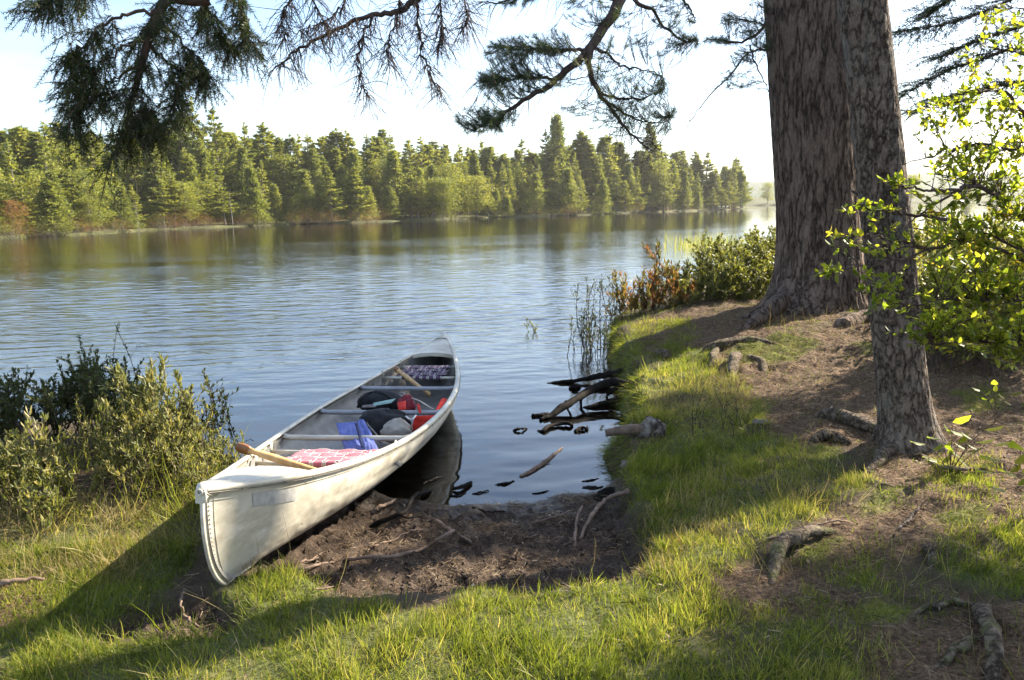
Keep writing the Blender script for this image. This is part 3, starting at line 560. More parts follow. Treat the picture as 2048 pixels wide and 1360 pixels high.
# ------------------------------------------------------------- far forest: a few trees built in full, then copied
KITE = [(0, 0, 0), (.35, -.5, .05), (1, 0, -.08), (.35, .5, .05)]; KF = [[(0, 1, 2, 3)]]
LEAF = [(0, 0, 0), (.30, -.46, .06), (.72, -.36, .05), (1, 0, -.06), (.72, .36, .05), (.30, .46, .06)]; LF = [[(0, 1, 2, 3), (0, 3, 4, 5)]]
BLADE = [(0, -.5, 0), (0, .5, 0), (.55, -.36, .05), (.55, .36, .05), (1, 0, -.05)]; BF = [[(0, 2, 3, 1)], [(2, 4, 3)]]
NEED = [(0, -.5, 0), (0, .5, 0), (1, 0, 0)]; NF = [[(0, 1, 2)]]
def trunk_mb(H, r, lean=.0, n=7, wob=.01):
    mb = MB(); z = np.linspace(-.4, H, 14); P = np.stack([np.cumsum(R.normal(0, wob*H/10, 14))+lean*z, np.cumsum(R.normal(0, wob*H/10, 14)), z], 1)
    mb.tube(P, r*(1-.93*np.clip(z/H, 0, 1)), n); return mb, (lambda zz: np.stack([np.interp(zz, z, P[:, 0]), np.interp(zz, z, P[:, 1]), zz], -1))
def far_tree(kind, name, H=10.):
    root = thing(name, '', 'tree'); tb, ax = trunk_mb(H, {'pine': .16, 'spruce': .11, 'cedar': .12, 'leafy': .11, 'snag': .10}.get(kind, .1), R.normal(0, .012)); fo = MB()
    PS = R.rand()
    if kind in ('pine', 'spruce', 'snag'):
        z = H*(.10 if kind == 'spruce' else .2)
        while z < H*.985:
            f = z/H; nb = {'pine': R.randint(4, 7), 'spruce': R.randint(6, 9), 'snag': R.randint(1, 4)}[kind]; z0 = z; sector = R.rand()*2*PI
            for _ in range(nb):
                a = sector+R.rand()*2*PI; z1 = z0+R.normal(0, .08)
                if kind == 'pine': l = H*(.26*(1-f)**(.75+.4*PS)*(.6+.4*min(1, f*3)))*R.uniform(.45, 1.15); sl = R.uniform(-.02, .22)+.5*f*f
                elif kind == 'spruce': l = H*(.155*(1-f)**.75+.012)*R.uniform(.7, 1.15); sl = -.28+.55*f
                else: l = H*.10*R.uniform(.3, 1.)*(1-f*.6); sl = R.uniform(-.3, .4)
                d = np.array([math.cos(a), math.sin(a), sl]); s = ax(np.array([z1]))[0]
                t = np.linspace(0, 1, 4); P = s+d*l*t[:, None]+np.array([0, 0, 1])*(t**2)[:, None]*l*(.08 if kind == 'pine' else -.05); tb.tube(P, np.array([.022, .017, .011, .004])*H/10, 3, cap=False)
                if kind == 'snag': continue
                k = int(l*(34 if kind == 'pine' else 34))+3; tt = R.uniform(.28 if kind == 'pine' else .1, 1.05, k)
                sd_ = np.array([-d[1], d[0], 0]); w = (l*.26*(1.1-tt)+.09)*R.normal(0, .62, k)
                Q = s+d*l*tt[:, None]+sd_*w[:, None]; Q[:, 2] += (tt**2)*l*(.08 if kind == 'pine' else -.05)+R.normal(0, .05, k)
                dx = d*1.+sd_*(np.sign(w)*.8)[:, None]+rv(k, .35); dx[:, 2] += .25 if kind == 'pine' else -.15
                fo.tmpl(KITE, KF, Q, dx, rv(k, .45)+np.array([0, 0, .0])+sd_*1., R.uniform(.22, .44, k), R.uniform(.12, .24, k), np.clip(.38+R.normal(0, .14)+R.normal(0, .12, k)+.16*tt*(sl > -.3), 0, 1))
            z += R.uniform(.30, .62) if kind == 'pine' else R.uniform(.2, .34) if kind == 'spruce' else R.uniform(.25, .7)
    if kind in ('pine', 'spruce'):
        k = 40; zt = R.uniform(.9, 1.02, k)*H; Q = ax(zt); fo.tmpl(KITE, KF, Q, rv(k, .6)+np.array([0, 0, .5]), rv(k), R.uniform(.15, .3, k), R.uniform(.1, .16, k), .45)
    elif kind == 'cedar':
        nb = 230
        for _ in range(nb):
            f = R.rand()**.9; zc = H*(.05+.93*f); a = R.rand()*2*PI; r = H*(.19*(1-f)**(.85+.4*PS)+.006)*R.uniform(.35, 1.2)*(.7+.45*math.sin(f*9+a*2+PS*6)**2)
            c = ax(np.array([zc]))[0]+np.array([math.cos(a), math.sin(a), 0])*r; k = 24; s = .09*H*(1-.55*f)*.42
            Q = c+rv(k)*np.array([s, s, s*.8]); out = np.array([math.cos(a), math.sin(a), .25]); fo.tmpl(KITE, KF, Q, out+rv(k, .55), rv(k), R.uniform(.2, .4, k), R.uniform(.13, .24, k), np.clip(.42+R.normal(0, .16)+R.normal(0, .1, k), 0, 1))
            tb.tube([ax(np.array([zc-.2]))[0], c], [.02, .005], 3, cap=False)
    elif kind == 'leafy':
        for _ in range(70):
            f = R.uniform(.18, 1); a = R.rand()*2*PI; r = H*.24*math.sin(min(1, (f-.08)/.95)*PI)**.6*R.uniform(.25, 1.05); c = ax(np.array([H*f*.96]))[0]+np.array([math.cos(a)*r, math.sin(a)*r, 0])
            k = 62; s = H*.052; Q = c+rv(k)*np.array([s*1.2, s*1.2, s*.6]); fo.tmpl(KITE, KF, Q, rv(k)+np.array([0, 0, -.2]), rv(k)+np.array([0, 0, .0]), R.uniform(.16, .3, k), R.uniform(.12, .24, k), np.clip(.45+R.normal(0, .17)+R.normal(0, .1, k), 0, 1))
            st = ax(np.array([H*f*.55]))[0]; tb.tube([st, (st+c)/2+np.array([0, 0, .1]), c], [.035, .02, .006], 3, cap=False)
    elif kind == 'shrub':
        tb = MB()
        for _ in range(34):
            a = R.rand()*2*PI; r = H*.55*math.sqrt(R.rand()); c = np.array([math.cos(a)*r*1.3, math.sin(a)*r, H*R.uniform(.15, .85)*(1-.5*(r/(H*.55))**2)]); k = 46; s = H*.10
            fo.tmpl(KITE, KF, c+rv(k, s), rv(k)+np.array([0, 0, .5]), rv(k), R.uniform(.14, .28, k), R.uniform(.08, .16, k), np.clip(.45+R.normal(0, .2)+R.normal(0, .12, k), 0, 1)); tb.tube([(c[0]*.3, c[1]*.3, -.2), c*.6, c], [.03, .015, .004], 3, cap=False)
    tb.build('trunk' if kind != 'shrub' else 'stem', M['deadwood'] if kind == 'snag' else M['far_bark'], root)
    return root, fo
def mk(kind, name, mats_, cn='crown'):
    out = []
    for m_ in mats_:
        r, fo = far_tree(kind, name)
        if kind != 'snag': fo.build(cn, M[m_], r, smooth=False)
        out.append([r, 0])
    return out
PRO = {'pine': mk('pine', 'pine_tree', ['f_pine']*6), 'spruce': mk('spruce', 'spruce_tree', ['f_spruce']*4), 'cedar': mk('cedar', 'cedar_tree', ['f_spruce', 'f_pine', 'f_spruce', 'f_pine', 'f_spruce']),
       'leafy': mk('leafy', 'broadleaf_tree', ['f_leaf']*4), 'red': mk('leafy', 'maple_tree', ['f_red']), 'snag': mk('snag', 'dead_tree', ['f_pine', 'f_pine']), 'shrub': mk('shrub', 'shoreline_shrub', ['f_shrub', 'f_leaf', 'f_red'], 'foliage')}
LAB = {'pine': ('light green layered pine in the forest across the lake', 'tree', 'layered pines of the far forest'), 'spruce': ('dark narrow spruce in the forest across the lake', 'tree', 'dark spruces of the far forest'),
       'cedar': ('dense shaggy conical evergreen in the forest across the lake', 'tree', 'dense evergreens of the far forest'), 'leafy': ('rounded yellow-green leafy tree at the edge of the far forest', 'tree', 'leafy trees of the far forest'),
       'red': ('russet maple at the edge of the far forest', 'tree', 'russet maples of the far forest'), 'snag': ('bare grey dead tree standing on the far shore', 'tree', 'dead trees on the far shore'), 'shrub': ('low bush along the waterline of the far shore', 'bush', 'bushes along the far waterline')}
_LAST = None
def plant(kind, u, back, vtop=None, h=None, wide=1., lab=None, var=None):
    fs = np.array(FS); # shoreline point under this column
    tab = [(-700, 508), (-300, 492), (-100, 484), (0, 478), (200, 468), (300, 461), (420, 456), (560, 450), (700, 446), (880, 440), (1000, 435), (1150, 431), (1300, 425), (1400, 422), (1450, 420), (1500, 418)]
    v = np.interp(u, [a for a, _ in tab], [b_ for _, b_ in tab]); p = at(u, v, 0); y = p[1]*(1+0)+back; q = aty(u, 400, y); x = q[0]; z = float(height(np.array([x]), np.array([y]))[0])
    if h is None: h = aty(u, vtop, y)[2]-z
    e = PRO[kind][R.randint(len(PRO[kind])) if var is None else var]; o = e[0] if e[1] == 0 else copy_tree(e[0]); e[1] += 1
    o.location = (float(x), float(y), z); o.rotation_euler = (R.normal(0, .025), R.normal(0, .025), R.rand()*6.28); s = h/10; wide *= 1.22; o.scale = (s*wide, s*wide, s)
    l, c_, g_ = LAB[kind]; tag(o, lab or l, c_, g_ if not lab else 'trees of the far forest'); return o
TOP = [(-400, 250), (0, 264), (60, 268), (100, 258), (200, 264), (300, 262), (350, 262), (480, 262), (520, 262), (600, 272), (700, 266), (760, 272), (840, 284), (900, 294), (960, 294), (1000, 302), (1065, 300), (1150, 280), (1200, 276), (1250, 300), (1330, 290), (1370, 304), (1420, 312), (1475, 318), (1500, 340)]
def top(u): return np.interp(u, [a for a, _ in TOP], [b_ for _, b_ in TOP])
for u, vt, kd, w, lb in [(398, 199, 'pine', .95, 'tallest pale green pine rising above the left of the far forest'), (445, 219, 'pine', .85, 'tall pine with a ragged tilted crown beside the tallest one'), (1095, 262, 'pine', 1.0, 'bright green pine with a narrow spire at the middle of the far shore'),
                         (1116, 228, 'cedar', .8, 'tall dark evergreen poking up behind the overhanging pine bough'), (1300, 243, 'spruce', .95, 'tall dark spruce near the right end of the far forest'), (1470, 316, 'pine', .9, 'last tall evergreen at the tip of the far point')]:
    plant(kd, u, 16, vt, wide=w, lab=lb)
for u in np.arange(-420, 1500, 12):           # back rank
    uu = u+R.uniform(-6, 6); f = np.clip(uu/1500, 0, 1)
    plant(R.choice(['spruce', 'pine', 'cedar'], p=[.3, .5, .2]), uu, R.uniform(16, 26), top(uu)+R.normal(-2, 10)+(0 if R.rand() < .65 else 14), wide=R.uniform(1.1, 1.6))
for u in np.arange(-420, 1495, 19):           # middle rank
    uu = u+R.uniform(-9, 9); vb = np.interp(uu, [0, 1500], [478, 418])
    plant(R.choice(['pine', 'cedar', 'spruce', 'leafy'], p=[.4, .3, .15, .15]), uu, R.uniform(8, 14), vb-(vb-top(uu))*R.uniform(.66, .92), wide=R.uniform(.85, 1.2))
for u in np.arange(-380, 1490, 25):           # front rank
    uu = u+R.uniform(-12, 12); vb = np.interp(uu, [0, 1500], [478, 418])
    plant(R.choice(['pine', 'cedar', 'leafy'], p=[.5, .36, .14]), uu, R.uniform(2.5, 6), vb-(vb-top(uu))*R.uniform(.30, .66), wide=R.uniform(1.1, 1.6))
for u in np.arange(-300, 1498, 24):
    plant('shrub', u+R.uniform(-16, 16), R.uniform(-.2, 1.6), h=R.uniform(.9, 2.4), wide=R.uniform(.9, 1.5))
plant('red', 22, 3.2, 398, wide=1.3, lab='russet maple at the left edge of the far shore')
plant('leafy', 175, 2, 392, wide=1.25, lab='bushy bright green tree leaning over the far left waterline')
plant('leafy', 610, 3, 372, wide=1.1, lab='yellow-green tree standing forward of the dark trees at left centre')
for u, v in [(272, 398), (90, 425), (462, 380), (1400, 395)]: plant('snag', u, 2.2, v)
for u, v in [(885, 362), (1282, 398)]: plant('leafy', u, 2.5, v, lab='small yellow-green tree under the %s of the far forest' % ('middle' if u < 1000 else 'right end'))
# the farther shore seen past the point and through the shrub
for k in range(46):
    x = R.uniform(66, 330); y = np.interp(x, [60, 75, 110, 140, 220, 330], [300, 330, 300, 235, 200, 150])+R.uniform(4, 16); kd = R.choice(['pine', 'cedar', 'spruce', 'leafy'])
    e = PRO[kd][R.randint(len(PRO[kd]))]; o = e[0] if e[1] == 0 else copy_tree(e[0]); e[1] += 1; o.location = (x, y, float(height(np.array([x]), np.array([y]))[0])); s = R.uniform(.5, .9) if x > 100 else R.uniform(.35, .55); o.scale = (s*1.5, s*1.5, s); o.rotation_euler = (0, 0, R.rand()*6)
    e = None; tag(o, 'small distant %s on the farther shore beyond the point' % {'pine': 'pine', 'cedar': 'bushy evergreen', 'spruce': 'spruce', 'leafy': 'leafy tree'}[kd], 'tree', 'distant %s trees beyond the point' % kd)
for es in PRO.values():
    for e in es:
        if e[1] == 0:
            for ch in list(e[0].children): D.objects.remove(ch)
            D.objects.remove(e[0])
mb = MB(); gx_ = np.linspace(-700, 1300, 120); gy_ = np.linspace(480, 1200, 30); X, Y = np.meshgrid(gx_, gy_, indexing='ij')
Z = (9+16*sst(560, 760, Y))*(.55+.8*np.clip(fbm(X*.006, Y*.004)+.4, 0, 1))*sst(480, 540, Y)+fbm(X*.12, Y*.1)*5-1; mb.grid(np.stack([X, Y, Z], -1)[:, ::-1])
M['hill'] = plain('wooded_hillside', [(.3, (.045, .065, .05)), (.6, (.085, .105, .07))], .95, .25, .8, 2.)
tag(mb.build('hill', M['hill']), kind='structure')

# ------------------------------------------------------------- plant builders for the near bank
def gz_(x, y): return float(height(np.array([x]), np.array([y]))[0])
def ground_at(u, v):
    z = .3
    for _ in range(6): p = at(u, v, z); z = gz_(p[0], p[1])
    return at(u, v, z)
def curve(P, n):                              # smooth polyline through points
    P = np.asarray(P, float); k = len(P); t = np.linspace(0, k-1, n); out = []
    Q = np.vstack([2*P[0]-P[1], P, 2*P[-1]-P[-2]])
    for a in t:
        i = min(int(a), k-2); f = a-i; p0, p1, p2, p3 = Q[i:i+4]
        out.append(.5*((2*p1)+(-p0+p2)*f+(2*p0-5*p1+4*p2-p3)*f*f+(-p0+3*p1-3*p2+p3)*f**3))
    return np.array(out)
def leaves_on(fo, P, n, L, Wd, tm, spread=.9, up=.3, tmpl=LEAF, fc=LF, dv=.14, t0=.25):
    """n leaves along polyline P"""
    t = R.uniform(t0, 1, n); k = np.linspace(0, 1, len(P)); Q = np.stack([np.interp(t, k, P[:, i]) for i in range(3)], 1); T = nrm(np.gradient(P, axis=0)); TT = np.stack([np.interp(t, k, T[:, i]) for i in range(3)], 1)
    dx = nrm(TT*.55+rv(n, spread*.6)+np.array([0, 0, up])); dy = nrm(np.cross(dx, np.array([0, 0, 1.]))+rv(n, .35))
    fo.tmpl(tmpl, fc, Q, dx, dy, R.uniform(.6, 1.15, n)*L, R.uniform(.7, 1.1, n)*Wd, np.clip(tm+R.normal(0, dv, n), 0, 1))
def stem_plant(name, label, cat, boxes, mat_, L, Wd, dens=60, group=None, r=.004, tm=.45, up=.35, lean=(.0, .0), spread=.9, t0=.2, wood='twig', sub=2):
    """upright stems; boxes: (u0, u1, vtop0, vtop1, y0, y1, number)"""
    st, fo = MB(), MB(); c = []
    for (u0, u1, v0, v1, y0, y1, n) in boxes:
        for _ in range(n):
            y = R.uniform(y0, y1); T = aty(R.uniform(u0, u1), R.uniform(v0, v1), y); bx, by = T[0]+R.normal(0, .10)-lean[0]*.3, y+R.normal(0, .08)-lean[1]*.3; bz = gz_(bx, by)
            if T[2] < bz+.05: continue
            B = np.array([bx, by, max(bz, -.3)-.02]); c.append(B); mid = (B*.45+T*.55)+rv(1, .035)[0]; P = curve([B, mid, T], 9); h = np.linalg.norm(T-B)
            st.tube(P, np.linspace(r, r*.35, 9)*min(1.4, .6+h), 4, cap=False); leaves_on(fo, P, max(3, int(dens*h)), L, Wd, tm+R.normal(0, .1), spread, up, t0=t0)
            for _k in range(sub):
                s = R.uniform(.35, .85); q = P[int(s*8)]; d = nrm(rv(1)[0]*np.array([1, 1, .3])+np.array([0, 0, .9])); l = h*R.uniform(.15, .38); Pq = curve([q, q+d*l*.5+rv(1, .01)[0], q+d*l+np.array([0, 0, .02])], 5)
                st.tube(Pq, np.linspace(r*.5, r*.25, 5), 3, cap=False); leaves_on(fo, Pq, max(3, int(dens*l*1.3)), L*.9, Wd*.9, tm+R.normal(0, .1), spread, up, t0=.1)
    base = np.mean(c, 0); t = thing(name, label, cat, base, group); st.build('stem', M[wood], t); fo.build('foliage', M[mat_], t, smooth=False); return t
def nearest(LP, p):
    d = np.linalg.norm(LP-p, axis=1); return LP[d.argmin()]

# left bank bushes
stem_plant('alder_bush', 'dark bush at the water left of the canoe, tallest of the clump', 'bush', [(130, 250, 700, 770, 5.1, 5.7, 26), (150, 300, 730, 800, 5.0, 5.5, 20), (200, 300, 790, 850, 4.9, 5.4, 14), (60, 160, 740, 800, 5.2, 5.6, 16)], 'darkbush', .032, .016, 120, sub=6)
stem_plant('sapling', 'bare thin sprig standing highest above the left bushes', 'sapling', [(228, 240, 628, 650, 5.4, 5.5, 2)], 'darkbush', .03, .014, 22, t0=.3, r=.003)
stem_plant('alder_bush', 'dark leafy bush cut by the left edge of the photo', 'bush', [(-80, 70, 735, 830, 4.8, 5.4, 40)], 'darkbush', .034, .017, 110, sub=6)
stem_plant('sweetgale_bush', 'green bush with many upright stems in front of the dark bush', 'bush', [(150, 300, 790, 880, 4.3, 4.9, 34), (260, 400, 800, 900, 4.2, 4.8, 38), (180, 420, 880, 950, 3.95, 4.4, 34), (330, 450, 850, 930, 4.3, 4.8, 22)], 'bush', .034, .009, 105, sub=4, tm=.66)
stem_plant('sweetgale_bush', 'green bush low at the left edge beside dry grass', 'bush', [(-60, 130, 880, 960, 3.9, 4.4, 40), (0, 120, 960, 1000, 3.7, 4.0, 14)], 'bush', .040, .014, 100, tm=.58)
stem_plant('meadowsweet_plant', 'plant with pale sunlit leaf tips rising above the left bushes', 'plant', [(215, 250, 735, 760, 4.45, 4.7, 4), (270, 330, 715, 780, 4.35, 4.7, 10), (310, 380, 750, 810, 4.3, 4.6, 9)], 'paleleaf', .055, .018, 75, t0=.45)
stem_plant('meadowsweet_plant', 'pale leaved sprig leaning at the lower left bushes', 'plant', [(55, 110, 820, 880, 4.0, 4.2, 6), (20, 60, 850, 900, 4.0, 4.2, 4)], 'paleleaf', .05, .017, 75, t0=.4)
stem_plant('alder_sapling', 'thin dark sapling over the water between bushes and canoe', 'sapling', [(375, 455, 735, 800, 4.9, 5.2, 8), (400, 440, 800, 860, 4.8, 5.1, 6)], 'darkbush', .035, .018, 45, t0=.45, r=.004)
stem_plant('waterside_sprig', 'small green sprig beside the paddle grip', 'plant', [(474, 486, 858, 880, 4.3, 4.4, 3)], 'bush', .025, .012, 100)
# right bank plants at the water
stem_plant('willow_herb', 'russet leaved plants standing at the water on the right bank', 'plant', [(1230, 1330, 540, 600, 9.8, 10.6, 22), (1300, 1360, 500, 560, 10., 10.8, 12), (1240, 1400, 560, 610, 10., 10.8, 26), (1310, 1325, 478, 500, 10.2, 10.4, 2)], 'redbush', .08, .022, 55, up=.4, tm=.55, sub=3)
stem_plant('willow_shoot', 'thin dark leaved shoots rising from the water beside the russet plants', 'plant', [(1150, 1200, 560, 640, 9.2, 10., 7), (1165, 1235, 600, 660, 9.0, 9.8, 9), (1140, 1165, 600, 660, 9, 9.8, 4), (1190, 1240, 550, 600, 9.6, 10.2, 6), (1165, 1240, 660, 710, 8.6, 9.2, 8)], 'darkbush', .055, .014, 34, t0=.15, r=.004)
stem_plant('blueberry_bush', 'dense green bush filling the bank left of the large pine trunk', 'bush', [(1400, 1560, 470, 520, 10.6, 12.2, 60), (1340, 1440, 520, 570, 10.4, 11.5, 30), (1500, 1600, 450, 500, 11.2, 12.5, 26), (1420, 1560, 520, 590, 10.0, 10.8, 60), (1360, 1440, 560, 600, 10, 10.6, 22)], 'bush', .048, .028, 110, tm=.45, up=.15, sub=6)
stem_plant('water_sprig', 'tiny green sprig standing alone in the open water', 'plant', [(1050, 1062, 635, 655, 11.2, 11.3, 3)], 'bush', .05, .02, 40)
stem_plant('huckleberry_bush', 'low green bush behind the small trunk on the right', 'bush', [(1840, 2100, 470, 560, 7.5, 9, 60), (1840, 2100, 540, 620, 6, 7.5, 50)], 'bush', .06, .034, 70, tm=.55, up=.2, sub=3)
# bank turf hanging over the water and reeds are grown with the grass below

# ------------------------------------------------------------- the two near trees
def bark_trunk(px, y, z0, ztop, rad, flare, seg=72, rings=150, amp=.02, freq=9, zf=.35):
    """px: (u centre, v) pairs at distance y giving the axis; rad: radius at breast height"""
    pts = np.array([aty(u, v, y) for u, v in px]); pts = pts[np.argsort(pts[:, 2])]; z = np.linspace(z0, ztop, rings)
    sl0 = (pts[1]-pts[0])/(pts[1][2]-pts[0][2]); sl1 = (pts[-1]-pts[-2])/(pts[-1][2]-pts[-2][2])
    X = np.interp(z, pts[:, 2], pts[:, 0]); X = np.where(z < pts[0, 2], pts[0, 0]+sl0[0]*(z-pts[0, 2]), np.where(z > pts[-1, 2], pts[-1, 0]+sl1[0]*(z-pts[-1, 2]), X)); th = np.linspace(0, 2*PI, seg, endpoint=False)
    r = rad(z); Zg, Tg = np.meshgrid(z, th, indexing='ij'); r = r[:, None]*(1+flare(Zg, Tg))
    cr = np.abs(fbm(Tg*freq/2+fbm(Tg*3, Zg*2)*1.5, Zg*zf*freq*.8, 3)); r = r+amp*(np.minimum(cr, .16)/.16-.7)+amp*.4*fbm(Tg*30, Zg*18, 2)
    V = np.stack([X[:, None]+r*np.cos(Tg), y+r*np.sin(Tg), Zg], -1); mb = MB(); mb.grid(V[:, ::-1], wrap=True); return mb, (lambda zz: np.array([np.interp(zz, z, X), y, zz]))
gp = ground_at(1640, 628); YP = 9.25; zb = gz_(3.4, YP)
SCL = np.linalg.norm(aty(1640, 400, YP)-np.array([0, 0, ZC])@np.eye(3))/F
pine = thing('pine_tree', 'massive old pine with deeply furrowed bark standing at the water on the right bank', 'tree', (aty(1640, 620, YP)[0], YP, zb))
def flare_p(Z, T): h = np.clip((Z-zb)/.9, 0, 2); return .42*np.exp(-h*3.2)*(1+.75*np.cos(T-PI*1.05))*1.+.18*np.exp(-h*4)*np.cos(3*T+1)
mb, axp = bark_trunk([(1640, 560), (1634, 400), (1622, 200), (1611, 0)], YP, zb-.35, 9.5, lambda z: np.interp(z, [0, .9, 4, 9.5], [.465, .452, .44, .37]), flare_p, 200, 340, .014, 40, .10)
mb.build('trunk', M['pine_bark'], pine)
small = thing('hemlock_tree', 'slender leaning tree with grey flaky bark in front of the massive pine', 'tree', ground_at(1815, 880)); YS = ground_at(1815, 885)[1]; zs = gz_(2.5, YS)
def flare_s(Z, T): h = np.clip((Z-zs)/.5, 0, 2); return .55*np.exp(-h*4.)*(1+.4*np.cos(T*3+.5))
mb, axs = bark_trunk([(1812, 840), (1797, 700), (1778, 500), (1752, 250), (1724, 0)], YS, zs-.25, 7.5, lambda z: np.interp(z, [0, .9, 3, 7.5], [.143, .138, .126, .088]), flare_s, 80, 260, .008, 14, .7)
mb.build('trunk', M['thin_bark'], small)
for k in range(9):
    mb = MB(); z = R.uniform(1.2, 3.6); a = R.uniform(PI*.6, PI*1.9); c = axs(z); mb.tube([c+np.array([math.cos(a), math.sin(a), 0])*.12, c+np.array([math.cos(a), math.sin(a), .2])*.17], [.012, .007], 5); mb.build('branch_stub', M['thin_bark'], small)
def root(parent, pts, radii, mt='root_bark', moss=False):
    P = []
    for (u, v, dz) in pts: g_ = ground_at(u, v); P.append(g_+np.array([0, 0, dz]))
    P[0][2] -= .03; P[-1][2] -= max(.04, radii[-1]*1.2); P = curve(P, 26); rr_ = .68*np.interp(np.linspace(0, 1, 26), np.linspace(0, 1, len(radii)), radii); k_t = np.linspace(0, 1, 26); rr_ = rr_*(.4+.6*np.sin(PI*np.clip(k_t*.85+.15, 0, 1))**.6); P[:, 2] -= rr_*.15; mb = MB()
    P = P+np.stack([fbm(np.arange(26)*.5, np.full(26, k*3.3+P[0][0]))*.05 for k in range(3)], 1)*np.array([1, 1, .35]); n = 12; T = nrm(np.gradient(P, axis=0)); a = np.arange(n)*2*PI/n
    Nn = nrm(np.cross(T, [0, 0, 1.])); B = np.cross(T, Nn); k = 1+.5*fbm(np.arange(26)[:, None]*.16+P[0][0]*3, np.cos(a)[None]*2+5+P[0][1])*2
    V = P[:, None]+(Nn[:, None]*np.cos(a)[None, :, None]+B[:, None]*np.sin(a)[None, :, None])*(rr_[:, None]*k)[..., None]; V = np.concatenate([np.repeat((P[0]-T[0]*rr_[0]*.5)[None, None], n, 1), V, np.repeat((P[-1]+T[-1]*rr_[-1]*.5)[None, None], n, 1)]); mb.grid(V, wrap=True)
    return mb.build('root', M[mt], parent)
root(pine, [(1625, 600, .42), (1588, 610, .24), (1548, 636, .12), (1505, 656, .06), (1450, 676, .0)], [.30, .22, .15, .09, .04], 'pine_bark')
root(pine, [(1680, 655, .05), (1740, 642, .06), (1800, 648, .03)], [.15, .11, .08], 'pine_bark')
root(pine, [(1595, 600, .25), (1560, 622, .12), (1500, 640, .05), (1430, 650, .0)], [.2, .13, .07, .04], 'pine_bark')
root(pine, [(1560, 690, .02), (1500, 690, .04), (1430, 700, .05), (1390, 712, .0)], [.05, .065, .06, .04])
root(pine, [(1430, 700, .05), (1425, 725, .03), (1420, 742, -.02)], [.055, .05, .04])
root(pine, [(1475, 712, .05), (1466, 735, .05), (1468, 765, -.02)], [.06, .085, .075])
root(pine, [(1500, 715, .03), (1525, 735, .03), (1535, 755, -.02)], [.07, .06, .04])
root(pine, [(1300, 705, .0), (1325, 712, .04), (1350, 716, .0)], [.05, .07, .05])
root(small, [(1800, 880, .03), (1720, 855, .04), (1660, 840, .05), (1615, 834, .01)], [.06, .075, .07, .045])
root(small, [(1790, 890, .05), (1760, 925, .03), (1720, 955, .0)], [.07, .05, .03])
root(small, [(1700, 885, .02), (1650, 880, .04), (1615, 882, .0)], [.05, .06, .04])
root(small, [(1690, 1055, .0), (1640, 1075, .03), (1580, 1095, .055), (1555, 1135, .05), (1540, 1185, .0)], [.02, .032, .048, .05, .032])
root(small, [(1580, 1095, .03), (1560, 1098, .02), (1530, 1115, .0)], [.03, .025, .018])
root(small, [(1955, 1215, .03), (1965, 1250, .05), (1985, 1320, .05), (1995, 1400, .0)], [.035, .045, .045, .04])
root(small, [(1960, 1215, .02), (1900, 1212, .02), (1840, 1225, .01), (1790, 1232, -.01)], [.022, .018, .014, .01])
root(small, [(1980, 1270, .0), (1920, 1300, .02), (1860, 1345, .0)], [.03, .026, .02])
root(small, [(1840, 905, .02), (1880, 940, .02), (1960, 945, .02), (2080, 940, .0)], [.035, .018, .014, .01])
root(small, [(1850, 1085, .0), (1862, 1115, .03), (1866, 1150, .0)], [.022, .03, .02])

# ------------------------------------------------------------- boughs reaching into the view
def limb(mb, pts, r0, r1, n=24):
    """pts: (u, v, y)"""
    P = curve([aty(*p) for p in pts], n); P[1:-1] += rv(n-2, .006); mb.tube(P, np.linspace(r0, r1, n), 6); return P
def needles(fo, P, per, L, Wd, tm, ang=.9, t0=0., up=0.):
    """needles all along a shoot"""
    l = np.sum(np.linalg.norm(np.diff(P, axis=0), axis=1)); n = int(per*l); t = R.uniform(t0, 1, n); k = np.linspace(0, 1, len(P)); Q = np.stack([np.interp(t, k, P[:, i]) for i in range(3)], 1)
    T = nrm(np.gradient(P, axis=0)); TT = np.stack([np.interp(t, k, T[:, i]) for i in range(3)], 1); o = nrm(np.cross(TT, rv(n))); dx = nrm(TT*(1-ang*.55)+o*ang+np.array([0, 0, up]))
    fo.tmpl(NEED, NF, Q, dx, rv(n), R.uniform(.7, 1.1, n)*L, Wd, np.clip(tm+R.normal(0, .13, n), 0, 1))
def comb(fo, P, per, L, Wd, tm, ang=1.):
    l = np.sum(np.linalg.norm(np.diff(P, axis=0), axis=1)); n = int(per*l); t = np.linspace(0, 1, n)+R.normal(0, .01, n); k = np.linspace(0, 1, len(P)); Q = np.stack([np.interp(t, k, P[:, i]) for i in range(3)], 1)
    T = nrm(np.gradient(P, axis=0)); TT = np.stack([np.interp(t, k, T[:, i]) for i in range(3)], 1); pl = nrm(rv(1)[0]*.5+np.array([0, 1., .3])); o = nrm(np.cross(TT, pl))*np.where(np.arange(n) % 2, 1, -1)[:, None]
    dx = nrm(TT*.75+o*.9+rv(n, .14)); fo.tmpl(NEED, NF, Q, dx, rv(n), R.uniform(.8, 1.1, n)*L*np.clip(1.5-t, .5, 1), Wd, np.clip(tm+R.normal(0, .1, n), 0, 1))
def tuft(fo, tip, d, n, L, Wd, tm):
    dx = nrm(np.asarray(d)*.5+rv(n, .62)); Q = tip-np.asarray(d)*R.uniform(0, .05, n)[:, None]; fo.tmpl(NEED, NF, Q, dx, rv(n), R.uniform(.7, 1.1, n)*L, Wd, np.clip(tm+R.normal(0, .13, n), 0, 1))
def droop(a, b, sag=.1, n=6): m = (np.asarray(a)+b)/2+np.array([0, 0, sag])*np.linalg.norm(np.asarray(b)-a); return curve([a, m, b], n)

